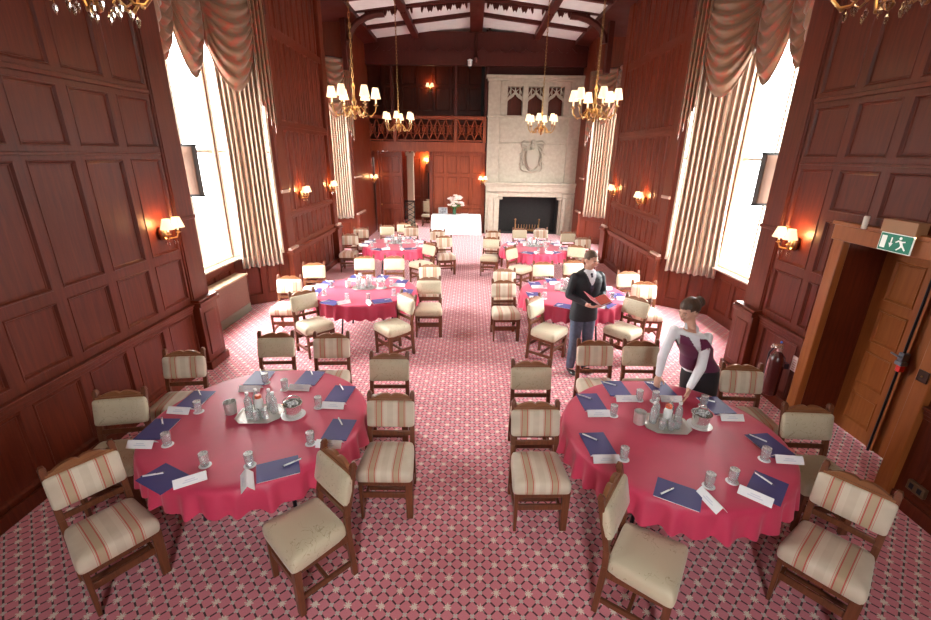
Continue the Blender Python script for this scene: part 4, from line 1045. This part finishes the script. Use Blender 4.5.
m = MB(); m.lathe([(.02, -.06), (.024, -.055), (.024, .055), (.02, .06)], 12); o = m.obj('door_sensor', plain('cream_plastic', (.75, .70, .6), .4)); o.location = (3.76, 4.28, 2.34); tag(o, 'small cream upright cylinder on the panelling left of the exit sign', 'sensor')
# fire extinguisher and its notice
t = thing('fire_extinguisher', (3.68, 4.80, .19), 'dark red fire extinguisher hung on the right panelling behind a striped chair', 'fire extinguisher')
m = MB(); m.lathe([(.06, 0), (.075, .01), (.075, .38), (.068, .43), (.035, .47), (.022, .48), (.022, .50)], 20); m.obj('cylinder', plain('extinguisher_maroon', (.07, .009, .008), .25, coat=.4), t)
m = MB(); m.lathe([(.024, .49), (.026, .53)], 12); m.box(-.09, .03, -.012, .012, .53, .545); m.box(-.08, .02, -.01, .01, .555, .57); m.tube([(-.05, -.03, .54), (-.05, .03, .54)], .012, 8); m.obj('valve_handle', SILVER, t)
m = MB(); m.tube([(0, .02, .51), (0, .08, .50), (-.01, .115, .42), (-.01, .105, .2), (-.02, .10, .12)], .011, 8); m.obj('hose', PB, t)
m = MB(); m.tube([(-.02, .10, .12), (-.02, .10, .02)], [.012, .02], 8); m.obj('nozzle', plain('horn_grey', (.25, .22, .2), .4), t)
m = MB(); m.box(.06, .12, -.03, .03, .3, .36); m.obj('wall_bracket', PB, t)
m = MB(); m.ell((0, 0, .59), .012, 8, 6); m.obj('blue_tag', plain('blue_plastic', (.02, .1, .5), .4), t)
m = MB(); m.box(3.815, 3.825, 4.66, 4.74, .55, .73); o = m.obj('extinguisher_notice', plain('pink_white_notice', (.72, .55, .52), .5)); tag(o, 'small pale printed notice on the wall right of the fire extinguisher', 'notice')
m = MB(); m.box(3.823, 3.83, 4.70, 4.78, .58, .76); o.location = (0, 0, 0); m.bm.free()
m = MB(); 
for k in range(5): m.box(3.812, 3.8155, 4.675, 4.725-.01*(k % 2), .57+.028*k, .577+.028*k)
m.obj('printed_lines', plain('notice_red', (.5, .1, .1), .5), o, smooth=False)
bpy.data.objects['fire_extinguisher'].scale = (1.15, 1.15, 1.15)
# wall socket low on the right wall
t = thing('wall_socket', (3.815, 3.06, .28), 'brass double wall socket low on the right panelling by the door', 'socket')
m = MB(); m.box(-.012, .02, -.075, .075, -.045, .045); m.obj('plate', plain('socket_brass', (.16, .10, .055), .35, .6), t, bevel=.003)
m = MB()
for yy in (-.035, .035): m = MB(); m.box(-.016, -.011, yy-.018, yy+.018, -.025, .025); m.obj('socket_face', PB, t, bevel=.002)

# ------------------------------------------------------------------ draped curtains
def uvsheet(name, pts, parent, mat, ulen=1.0, thick=.006):
    """pts[j][i] grid, j down, i across; uv u across"""
    nj, ni = len(pts), len(pts[0]); me = bpy.data.meshes.new(name)
    vs = [p for row in pts for p in row]; fs = [(j*ni+i, j*ni+i+1, (j+1)*ni+i+1, (j+1)*ni+i) for j in range(nj-1) for i in range(ni-1)]
    me.from_pydata([tuple(v) for v in vs], [], fs); uv = me.uv_layers.new(name='cloth')
    for p in me.polygons:
        p.use_smooth = True
        for li in p.loop_indices:
            vi = me.loops[li].vertex_index; uv.data[li].uv = ((vi % ni)/(ni-1)*ulen, 1-(vi//ni)/(nj-1))
    me.materials.append(mat)
    o = bpy.data.objects.new(name, me); COL.objects.link(o); o.parent = parent; KIDS.setdefault(parent.name, []).append(o)
    md = o.modifiers.new('thickness', 'SOLIDIFY'); md.thickness = thick; md.offset = 0
    return o
for s, nm in ((-1, 'left'), (1, 'right')):
    X = side(s)
    for bi, (y1, y2, y3) in enumerate([q[1:] for q in BAYS[s]]):
        t = thing('draped_curtain', (0, 0, 0), 'striped curtain under brown swags and tails in the %s %s bay window' % ('near' if bi == 0 else 'far', nm), 'curtain', group='swagged bay window curtains')
        # hanging stripe curtain on the far cant of the bay
        A = V((X(-4.34 if s < 0 else -4.44), y2+(0 if s < 0 else -.12))); B_ = V((X(-3.74), y3-.15)); d = (B_-A); nrm = V((-d.y, d.x)).normalized()
        if nrm.y > 0: nrm = -nrm
        ni, rows = 150, 14; g = []
        nf = 8.5
        for j in range(rows):
            z = 5.2-(5.2-(.78, .93)[bi])*j/(rows-1); row = []
            for i in range(ni):
                u = i/(ni-1); am = .030+.022*j/(rows-1)
                w = am*math.sin(u*nf*2*PI+.5*math.sin(u*9)+.15*math.sin(j*.7))
                sq = 1.0-.10*math.sin(PI*j/(rows-1))
                p = A+d*(.5+(u-.5)*sq)+nrm*(w+.02); row.append((p.x, p.y, z-.012*math.sin(u*20)*(j == rows-1)))
            g.append(row)
        uvsheet('curtain_panel', g, t, CURT, ulen=1.0)
        # pelmet line and swags
        line = [V((X(-3.86), y1-.42)), V((X(-4.30), y1+.08)), V((X(-4.30), (y1+y2)/2-.22)), V((X(-4.30), y2-.33)), V((X(-3.70), y3-.22))]
        for k, (sag, drop) in enumerate(((.62, .60), (.66, .66), (.74, .70), (.92, .62))):
            a, b = line[k], line[k+1]; dd = (b-a).normalized(); nn = V((-dd.y, dd.x)); 
            if nn.x*(0-a.x) < 0: nn = -nn
            if k == 3 and nn.y > 0: nn = -nn
            a2, b2 = a-dd*.05, b+dd*.05
            g = []; nj, ni = 34, 26
            for j in range(nj):
                v = j/(nj-1); row = []
                for i in range(ni):
                    u = i/(ni-1); cat = 4*u*(1-u)
                    z = 5.38 - v*drop*(.55+.45*cat) - v*sag*cat**.85
                    off = .05+.16*cat*math.sin(PI*min(1, v*.9+.1))**.6+.040*math.sin(v*8*2*PI+u*1.5)*cat**.4
                    p = a2.lerp(b2, u)+nn*off; row.append((p.x, p.y, z))
                g.append(row)
            uvsheet('swag', g, t, SWAG)
        # tails between the swags and at the curtain side
        for (pt, w, l1, l2, dr) in ((line[4], .26, 1.75, 2.25, line[4]-line[3]), (line[3], .14, 1.0, .8, line[3]-line[2]), (line[1], .16, 1.2, 1.6, line[1]-line[0])):
            dr = dr.normalized(); nn = V((-dr.y, dr.x))
            if nn.x*(0-pt.x) < 0: nn = -nn
            if abs(nn.y) > .3 and nn.y > 0 and pt is line[4]: nn = -nn
            g = []; ni = 40
            for j in range(12):
                v = j/11; row = []
                for i in range(ni):
                    u = i/(ni-1); zig = abs(((u*4) % 1)-.5)*2
                    L = l1+(l2-l1)*u-.16*zig
                    p = pt+dr*((u-.5)*w)+nn*(.14+.035*math.sin(u*4*2*PI)); row.append((p.x, p.y, 5.38-L*v))
                g.append(row)
            uvsheet('tail', g, t, SWAG)
        m = MB()
        for a, b in zip(line, line[1:]):
            m.tube([(a.x, a.y, 5.40), (b.x, b.y, 5.40)], .03, 8)
        m.obj('curtain_pole', WDARK, t)
# ------------------------------------------------------------------ people
SKIN = plain('skin', (.68, .39, .28), .5, noise=.06, nscale=12)
def bake(m, voxel, smooth=2):
    me = bpy.data.meshes.new('tmp'); bmesh.ops.recalc_face_normals(m.bm, faces=m.bm.faces); m.bm.to_mesh(me); m.bm.free()
    o = bpy.data.objects.new('tmp', me); COL.objects.link(o)
    r = o.modifiers.new('r', 'REMESH'); r.mode = 'VOXEL'; r.voxel_size = voxel; r.adaptivity = 0
    if smooth: s_ = o.modifiers.new('s', 'SMOOTH'); s_.factor = .5; s_.iterations = smooth
    dg = bpy.context.evaluated_depsgraph_get(); dg.update()
    res = bpy.data.meshes.new_from_object(o.evaluated_get(dg))
    bpy.data.objects.remove(o); bpy.data.meshes.remove(me)
    return res
def zones(me, fn, names, mats, parent):
    """split a baked garment into separate pieces of clothing by the region each face lies in"""
    out = []
    for zi, (nm, mt) in enumerate(zip(names, mats)):
        b = bmesh.new(); b.from_mesh(me)
        kill = [f for f in b.faces if fn(f.calc_center_median()) != zi]
        bmesh.ops.delete(b, geom=kill, context='FACES')
        m2 = bpy.data.meshes.new(nm); b.to_mesh(m2); b.free(); m2.materials.clear(); m2.materials.append(mt)
        for p in m2.polygons: p.use_smooth = True; p.material_index = 0
        if not len(m2.polygons): continue
        o = bpy.data.objects.new(nm, m2); COL.objects.link(o); o.parent = parent; out.append(o)
    return out
def loft(m, rings, n=28):
    vs = []; fs = []
    for c, X_, Y_, rx, ry in rings:
        c, X_, Y_ = V(c), V(X_).normalized(), V(Y_).normalized()
        for k in range(n):
            a = 2*PI*k/n; cc, ss = math.cos(a), math.sin(a); e = .85
            vs.append(c+X_*rx*math.copysign(abs(cc)**e, cc)+Y_*ry*math.copysign(abs(ss)**e, ss))
    for i in range(len(rings)-1):
        for k in range(n): fs.append((i*n+k, i*n+(k+1)%n, (i+1)*n+(k+1)%n, (i+1)*n+k))
    fs.append(tuple(range(n))[::-1]); fs.append(tuple(range((len(rings)-1)*n, len(rings)*n))); m._add(vs, fs)
def frame(fwd, up=(0, 0, 1)):
    f = V(fwd).normalized(); r = f.cross(V(up)).normalized(); u = r.cross(f)
    return Matrix((( -r.x, -f.x, u.x), (-r.y, -f.y, u.y), (-r.z, -f.z, u.z)))   # local: -y is the face, x to the person's left
def head(m, c, R3, s=1.0):
    c = V(c); q = lambda x, y, z: c+R3 @ (V((x, y, z))*s)
    e = lambda p, r, sg=16, rg=12: m.ell(q(*p), [a*s for a in r], sg, rg, R3)
    e((0, .012, .012), (.074, .094, .100)); e((0, -.022, -.035), (.060, .068, .068)); e((0, -.050, -.082), (.032, .034, .026))
    e((0, -.074, .012), (.052, .02, .03)); e((.036, -.060, -.028), (.022, .022, .026)); e((-.036, -.060, -.028), (.022, .022, .026))
    m.cap(q(0, -.088, .012), .008*s, q(0, -.108, -.022), .0125*s, 8); e((.012, -.092, -.026), (.010, .012, .008), 8, 6); e((-.012, -.092, -.026), (.010, .012, .008), 8, 6)
    e((0, -.088, -.053), (.022, .010, .006), 10, 6); e((0, -.085, -.064), (.020, .010, .007), 10, 6)
    for sx in (-1, 1): e((sx*.074, .014, -.012), (.010, .019, .031), 10, 8)
def face_parts(parent, c, R3, s=1.0):
    c = V(c); q = lambda x, y, z: c+R3 @ (V((x, y, z))*s)
    m = MB()
    for sx in (-1, 1): m.ell(q(sx*.031, -.080, .004), (.0125*s, .009*s, .0085*s), 10, 8, R3)
    m.obj('eyes', plain('eye_white', (.8, .78, .75), .3), parent)
    m = MB()
    for sx in (-1, 1): m.ell(q(sx*.031, -.088, .003), (.006*s, .004*s, .006*s), 8, 6, R3)
    m.obj('irises', plain('iris_dark', (.05, .035, .025), .2), parent)
    m = MB()
    for sx in (-1, 1): m.tube([q(sx*.014, -.093, .022), q(sx*.032, -.092, .028), q(sx*.050, -.078, .022)], [.0035*s, .0042*s, .002*s], 6)
    m.obj('eyebrows', plain('eyebrow', (.07, .04, .025), .7), parent)
    m = MB(); m.ell(q(0, -.096, -.054), (.021*s, .006*s, .0045*s), 10, 6, R3); m.ell(q(0, -.094, -.062), (.018*s, .007*s, .005*s), 10, 6, R3)
    m.obj('lips', plain('lips', (.50, .18, .15), .45), parent)
def hand(m, wrist, fdir, palm, thumb, curl=.5, s=1.0):
    w, f, p = V(wrist), V(fdir).normalized(), V(palm).normalized(); t = (V(thumb)-f*V(thumb).dot(f)).normalized(); p = (p-f*p.dot(f)-t*p.dot(t)).normalized()
    R3 = Matrix((t, f, p)).transposed()
    m.ell(w+f*.045*s, (.040*s, .052*s, .016*s), 12, 8, R3); m.cap(w, .024*s, w+f*.03*s, .024*s, 10)
    for k, (o, L) in enumerate(((.030, .070), (.010, .080), (-.011, .074), (-.030, .058))):
        a = w+f*(.078-.004*abs(k-1))*s+t*o*s; d = f; r = .0092*s; pos = a-f*.02*s
        for j, fr_ in enumerate((.62, .5, .35)):
            ang = curl*(.55+.35*j); d = (d*math.cos(ang)+p*math.sin(ang)).normalized()
            q = pos+d*L*s*fr_*(1.15 if j == 0 else .8); m.cap(pos, r, q, r*.92, 8); pos = q; r *= .93
    a = w+f*.02*s+t*.028*s; b = a+(t*.75+f*.6+p*.25).normalized()*.04*s; c = b+(t*.25+f*.9+p*.35).normalized()*.034*s
    m.cap(a, .014*s, b, .0115*s, 8); m.cap(b, .0115*s, c, .009*s, 8)

# --- the man in the dark suit
man = thing('person', (1.56, 5.66, 0), 'standing man in dark suit, tie and blue-grey trousers reading an open red folder', 'person', rz=R(16))
LE, RE = V((.255, -.01, 1.16)), V((-.255, -.01, 1.16))
LW, RW = V((.085, -.235, 1.085)), V((-.105, -.235, 1.085))
hc = (0, -.045, 1.635); HR = frame((.28, -.90, -.30))
m = MB(); head(m, hc, HR)
m.cap((0, .0, 1.44), .056, (0, -.02, 1.57), .052)
loft(m, [((0, 0, z), (1, 0, 0), (0, 1, 0), rx, ry) for z, rx, ry in ((.86, .13, .09), (1.0, .125, .085), (1.2, .15, .095), (1.36, .17, .10), (1.44, .10, .07), (1.47, .06, .05))])
for sx, E_, W_ in ((1, LE, LW), (-1, RE, RW)):
    m.cap((sx*.175, 0, 1.40), .045, E_, .036); m.cap(E_, .036, W_, .026)
    hand(m, W_, (-sx*.35, -.75, -.1), (0, .15, 1), (sx*.8, -.4, .5), .40)
    m.cap((sx*.09, 0, .90), .075, (sx*.10, -.005, .50), .048); m.cap((sx*.10, -.005, .50), .046, (sx*.11, .03, .09), .034); m.cap((sx*.11, .02, .05), .032, (sx*.13, -.10, .035), .028)
me = bake(m, .0062, 3); me.name = 'body'; me.materials.clear(); me.materials.append(SKIN)
for p in me.polygons: p.use_smooth = True
o = bpy.data.objects.new('body', me); COL.objects.link(o); o.parent = man
face_parts(man, hc, HR)
HAIRM = plain('man_brown_hair', (.13, .075, .045), .6, noise=.4, nscale=80, bump=.4)
m = MB(); c = V(hc)
m.ell(c+HR @ V((0, .020, .030)), (.080, .094, .092), 20, 14, HR)
me = bake(m, .006, 1)
def hairz(p):
    l = HR.transposed() @ (p-c); 
    return 0 if (l.z > .066-(.016 if abs(l.x) > .05 else 0) and l.y > -.095) or (l.y > .015 and l.z > -.055) or (l.y > -.03 and l.z > .01) else 1
zones(me, hairz, ['hair'], [HAIRM], man)
SUIT = plain('charcoal_suit', (.013, .015, .020), .6, noise=.2, nscale=40); TROU = plain('blue_grey_trousers', (.095, .125, .19), .7, noise=.2, nscale=25)
m = MB()
loft(m, [((0, cy_, z), (1, 0, 0), (0, 1, 0), rx, ry) for z, rx, ry, cy_ in ((.80, .195, .135, 0), (.90, .192, .135, 0), (1.02, .176, .125, 0), (1.12, .172, .122, 0), (1.24, .195, .135, 0), (1.34, .205, .138, 0), (1.41, .195, .118, .0), (1.45, .15, .10, .005), (1.485, .085, .075, .005), (1.505, .068, .062, .0))])
for sx, E_, W_ in ((1, LE, LW), (-1, RE, RW)):
    m.ell((sx*.178, 0, 1.395), (.065, .072, .065)); m.cap((sx*.19, 0, 1.385), .064, E_, .053); m.cap(E_, .053, E_.lerp(W_, .86), .037)
me = bake(m, .009, 4)
def jz(p):
    if p.y < -.03 and p.z > 1.31 and abs(p.x) < .012+(p.z-1.31)*.42: return 1
    if p.y < -.03 and p.z > 1.17 and abs(p.x) < .01+(p.z-1.17)*.30: return 2
    return 0
zones(me, jz, ['jacket', 'shirt_front', 'waistcoat'], [SUIT, plain('white_shirt', (.85, .87, .92), .6), plain('dark_waistcoat', (.03, .03, .04), .5)], man)
m = MB()
for sx in (-1, 1):
    m.hexa([(sx*.004, -.140, 1.18), (sx*.035, -.142, 1.20), (sx*.035, -.136, 1.20), (sx*.004, -.132, 1.18), (sx*.055, -.112, 1.42), (sx*.115, -.116, 1.38), (sx*.115, -.108, 1.38), (sx*.055, -.100, 1.42)])
    m.hexa([(sx*.055, -.116, 1.40), (sx*.118, -.118, 1.385), (sx*.118, -.108, 1.385), (sx*.055, -.10, 1.40), (sx*.052, -.06, 1.485), (sx*.085, -.05, 1.475), (sx*.085, -.04, 1.475), (sx*.052, -.045, 1.485)])
m.obj('lapels', SUIT, man, bevel=.003)
m = MB(); m.hexa([(-.006, -.147, 1.22), (.006, -.147, 1.22), (.006, -.138, 1.22), (-.006, -.138, 1.22), (-.024, -.146, 1.27), (.024, -.146, 1.27), (.024, -.136, 1.27), (-.024, -.136, 1.27)])
m.hexa([(-.024, -.146, 1.27), (.024, -.146, 1.27), (.024, -.136, 1.27), (-.024, -.136, 1.27), (-.013, -.110, 1.44), (.013, -.110, 1.44), (.013, -.09, 1.44), (-.013, -.09, 1.44)])
m.ell((0, -.098, 1.452), (.018, .014, .018), 10, 8); m.obj('tie', plain('striped_dark_tie', (.05, .05, .09), .4, noise=.7, nscale=50), man)
m = MB()
for sx in (-1, 1): m.hexa([(0, -.088, 1.452), (sx*.055, -.085, 1.44), (sx*.06, -.06, 1.445), (0, -.075, 1.46), (0, -.072, 1.475), (sx*.045, -.066, 1.50), (sx*.058, -.035, 1.50), (0, -.062, 1.48)])
m.tube([(.06*math.cos(a*PI/8), -.005+.06*math.sin(a*PI/8), 1.492) for a in range(-2, 11)], .013, 6); m.obj('shirt_collar', plain('white_collar', (.85, .87, .92), .6), man)
m = MB()
for sx in (-1, 1): m.cap((sx*.088, .0, .88), .098, (sx*.100, -.005, .50), .074); m.cap((sx*.10, -.005, .50), .072, (sx*.112, .02, .10), .060)
me = bake(m, .010, 3); zones(me, lambda p: 0 if p.z > .055 else 1, ['trousers'], [TROU], man)
SHOE = plain('black_leather', (.015, .014, .015), .25, coat=.6)
for sx in (-1, 1):
    m = MB(); m.ell((sx*.115, .03, .045), (.042, .06, .045), 12, 8); m.ell((sx*.125, -.07, .035), (.045, .10, .034), 14, 8); m.obj('shoe', SHOE, man)
fo = thing('open_folder', (0, 0, 0), 'open red leather folder with white pages held by the man in the suit', 'folder')
fo.location = (1.56, 5.66, 0); fo.rotation_euler = (0, 0, R(16))
RED = plain('red_leather', (.42, .012, .025), .35, coat=.3)
for sx in (-1, 1):
    def PT(u, v, d): return (-.01+sx*u*.93, -.30-v*.86-d*.25+ .0, 1.135+u*.62*(1.0 if sx < 0 else .45)-v*.25+d)
    m = MB(); m.hexa([PT(0, -.10, 0), PT(.17, -.10, 0), PT(.17, .12, 0), PT(0, .12, 0), PT(0, -.10, .006), PT(.17, -.10, .006), PT(.17, .12, .006), PT(0, .12, .006)]); m.obj('cover', RED, fo)
    m = MB(); m.hexa([PT(.005, -.09, .0065), PT(.162, -.09, .0065), PT(.162, .112, .0065), PT(.005, .112, .0065), PT(.005, -.09, .012), PT(.162, -.09, .012), PT(.162, .112, .012), PT(.005, .112, .012)]); m.obj('pages', PAPER, fo)
    m = MB(); m.hexa([PT(.008, -.087, .0122), PT(.158, -.087, .0122), PT(.158, .106, .0122), PT(.008, .106, .0122), PT(.008, -.087, .014), PT(.158, -.087, .014), PT(.158, .106, .014), PT(.008, .106, .014)]); m.obj('red_sheet', RED, fo)

# --- the woman in the plum waistcoat
wo = thing('person', (2.38, 4.02, 0), 'woman in white blouse and plum waistcoat leaning over to lay the front right table', 'person')
SA_, SB_ = V((-.435, -.13, 1.365)), V((-.14, -.19, 1.32)); NK = V((-.285, -.13, 1.405))
EA, WA = V((-.51, -.15, 1.09)), V((-.505, -.13, .875))
EB, WB = V((-.21, -.30, 1.055)), V((-.335, -.40, .885))
hx = V((-.305, -.075, 1.535)); WR = frame((-.84, -.42, -.30), (-.15, 0, 1))
xs_ = (SB_-SA_).normalized(); ys_ = V((-.15, -1, -.12)); ys_ = -(ys_-xs_*ys_.dot(xs_)).normalized()
hipc = V((-.05, -.02, .90)); shc = (SA_+SB_)/2
def tors(exp, zs):
    out = []
    for t, rx, ry in zs:
        c_ = hipc.lerp(shc, t); X_ = V((1, 0, 0)).lerp(xs_, t); Y_ = V((0, 1, 0)).lerp(ys_, t)
        out.append((c_, X_, Y_, rx+exp, ry+exp))
    return out
prof = ((-.12, .165, .115), (.0, .165, .115), (.22, .145, .10), (.42, .122, .088), (.62, .138, .10), (.80, .155, .115), (.93, .150, .09), (1.02, .12, .07), (1.10, .055, .05))
m = MB(); head(m, hx, WR, .95); m.cap(NK-V((0, 0, .02)), .045, hx+V((.03, .01, -.05)), .043)
loft(m, tors(-.012, prof))
for S_, E_, W_, fd, pl, th in ((SA_, EA, WA, (-.1, -.15, -1), (.3, -1, 0), (1, .2, 0)), (SB_, EB, WB, (-.35, -.30, -.85), (-.4, .9, 0), (-.6, -.5, 0))):
    m.cap(S_, .042, E_, .034); m.cap(E_, .034, W_, .022); 
hand(m, WA, (-.25, -.35, -.85), (.35, -.2, .0), (.5, -.6, 0), .45, .92); hand(m, WB, (-.15, -.25, -.95), (-.6, .4, 0), (-.5, -.8, 0), .35, .92)
for sx in (-1, 1):
    m.cap((sx*.085, .0, .86), .085, (sx*.085, -.01, .48), .050); m.cap((sx*.085, -.01, .48), .048, (sx*.085, .02, .09), .032); m.cap((sx*.085, .02, .05), .03, (sx*.09, -.09, .03), .025)
me = bake(m, .006, 3); me.name = 'body'; me.materials.clear(); me.materials.append(SKIN)
for p in me.polygons: p.use_smooth = True
o = bpy.data.objects.new('body', me); COL.objects.link(o); o.parent = wo
face_parts(wo, hx, WR, .95)
HW = plain('woman_brown_hair', (.065, .035, .02), .45, noise=.5, nscale=70, bump=.5)
m = MB(); m.ell(hx+WR @ V((0, .026, .028)), (.084, .106, .100), 20, 14, WR); me = bake(m, .006, 1)
def wz(p):
    l = WR.transposed() @ (p-hx)
    return 0 if (l.z > .05 and l.y > -.085) or (l.y > .0 and l.z > -.06 + (0 if l.y > .04 else .03)) or (l.y > -.045 and l.z > .022) else 1
zones(me, wz, ['hair'], [HW], wo)
m = MB(); m.ell(hx+WR @ V((0, .145, .03)), (.056, .046, .056), 14, 10, WR)
for k in range(5): m.tube([hx+WR @ V((.048*math.cos(a*PI/6+k), .145+.014*math.sin(k*2+a), .03+.048*math.sin(a*PI/6+k))) for a in range(10)], .009, 5)
m.obj('hair_bun', HW, wo)
BLO = plain('white_blouse', (.86, .87, .90), .6); VEST = plain('plum_waistcoat', (.13, .018, .065), .55, sheen=.2)
m = MB(); loft(m, tors(.006, prof[:-1]+((1.07, .085, .06),)))
for S_, E_, W_ in ((SA_, EA, WA), (SB_, EB, WB)):
    m.ell(S_, (.045, .047, .045)); m.cap(S_, .045, E_, .046); m.cap(E_, .047, E_.lerp(W_, .90), .034)
me = bake(m, .008, 3); zones(me, lambda p: 0 if p.z > .86 else 1, ['blouse'], [BLO], wo)
m = MB(); loft(m, tors(.030, prof[:-1])); me = bake(m, .008, 2)
def vz(p):
    t = (p.z-.9)/.44; t += .14*max(0, t)*((p-hipc.lerp(shc, t)).x)/.44; c_ = hipc.lerp(shc, t); lx = (p-c_).dot(V((1, 0, 0)).lerp(xs_, max(0, min(1, t))).normalized()); ly = (p-c_).dot(ys_)
    if t > .98 or t < .08: return 1
    if ly < .03 and abs(lx) < (t-.56)*.12: return 1          # the deep V neck
    if t > .66 and abs(lx) > .168-.15*(t-.66): return 1          # arm holes
    return 0
zones(me, vz, ['waistcoat'], [VEST], wo)
cc_ = hipc.lerp(shc, .80)
m = MB(); q = cc_+xs_*.085-ys_*.125; m.hexa([q-xs_*.03, q+xs_*.03, q+xs_*.03-ys_*.006, q-xs_*.03-ys_*.006]+[v+V((0, 0, .014)) for v in (q-xs_*.03, q+xs_*.03, q+xs_*.03-ys_*.006, q-xs_*.03-ys_*.006)]); m.obj('name_badge', SILVER, wo, smooth=False)
m = MB(); 
for sx in (-1, 1): m.tube([NK+xs_*sx*.045+ys_*.03+V((0, 0, .005)), NK+xs_*sx*.055-ys_*.03-V((0, 0, .0)), NK+xs_*sx*.045-ys_*.075-V((0, 0, .045)), NK+xs_*sx*.008-ys_*.092-V((0, 0, .075))], [.012, .014, .016, .006], 6)
m.obj('blouse_collar', BLO, wo)
SK = plain('black_skirt', (.012, .012, .015), .6, sheen=.1)
m = MB(); loft(m, [((-.05*(z-.44)/.5, -.02*(z-.44)/.5, z), (1, 0, 0), (0, 1, 0), rx, ry) for z, rx, ry in ((.44, .165, .135), (.62, .175, .14), (.80, .182, .14), (.88, .178, .132), (.96, .160, .118))]); me = bake(m, .01, 3)
zones(me, lambda p: 0 if p.z > .445 else 1, ['skirt'], [SK], wo)
for sx in (-1, 1):
    m = MB(); m.ell((sx*.085, .03, .04), (.034, .05, .04), 12, 8); m.ell((sx*.09, -.06, .03), (.036, .085, .028), 12, 8); m.obj('shoe', SHOE, wo)
# ------------------------------------------------------------------ camera, world
f_px = 440.0; pitch, yaw, roll = math.radians(19.5), math.radians(-.5), math.radians(.85)
cam = bpy.data.cameras.new('camera'); co = bpy.data.objects.new('camera', cam); COL.objects.link(co)
cam.sensor_width = 36; cam.lens = 36*f_px/931; cam.clip_start = .05; cam.clip_end = 200
cp, sp_ = math.cos(pitch), math.sin(pitch); cy, sy = math.cos(yaw), math.sin(yaw)
fw = V((sy*cp, cy*cp, -sp_)); rt = V((cy, -sy, 0)); up = rt.cross(fw)
r2 = math.cos(roll)*rt+math.sin(roll)*up; u2 = -math.sin(roll)*rt+math.cos(roll)*up
co.matrix_world = Matrix(((r2.x, u2.x, -fw.x, 0), (r2.y, u2.y, -fw.y, 0), (r2.z, u2.z, -fw.z, 2.9), (0, 0, 0, 1)))
sc = bpy.context.scene; sc.camera = co
w = bpy.data.worlds.new('sky'); sc.world = w; w.use_nodes = True
nt = w.node_tree; bg = nt.nodes['Background']; bg.inputs[1].default_value = 17.0
# overcast daylight: bright sky above, lower half darkened to send the light downward
tc = N(nt, 'ShaderNodeTexCoord'); sx_ = N(nt, 'ShaderNodeSeparateXYZ'); nt.links.new(tc.outputs['Generated'], sx_.inputs[0])
rp = N(nt, 'ShaderNodeValToRGB'); nt.links.new(math_(nt, 'MULTIPLY_ADD', sx_.outputs[2], .5, .5), rp.inputs[0])
e = rp.color_ramp.elements; e[0].position = .44; e[0].color = (.20, .21, .20, 1); e[1].position = 1.0; e[1].color = (1.58, 1.58, 1.55, 1)
q = e.new(.53); q.color = (.57, .575, .57, 1)
nt.links.new(rp.outputs[0], bg.inputs[0])
sc.view_settings.view_transform = 'Standard'; sc.view_settings.look = 'None'; sc.view_settings.exposure = 1.2; sc.view_settings.gamma = 1
sc.cycles.use_denoising = True; sc.cycles.max_bounces = 8; sc.cycles.diffuse_bounces = 5; sc.cycles.glossy_bounces = 4; sc.cycles.transparent_max_bounces = 16
sc.cycles.sample_clamp_indirect = 6; sc.cycles.caustics_reflective = False; sc.cycles.caustics_refractive = False
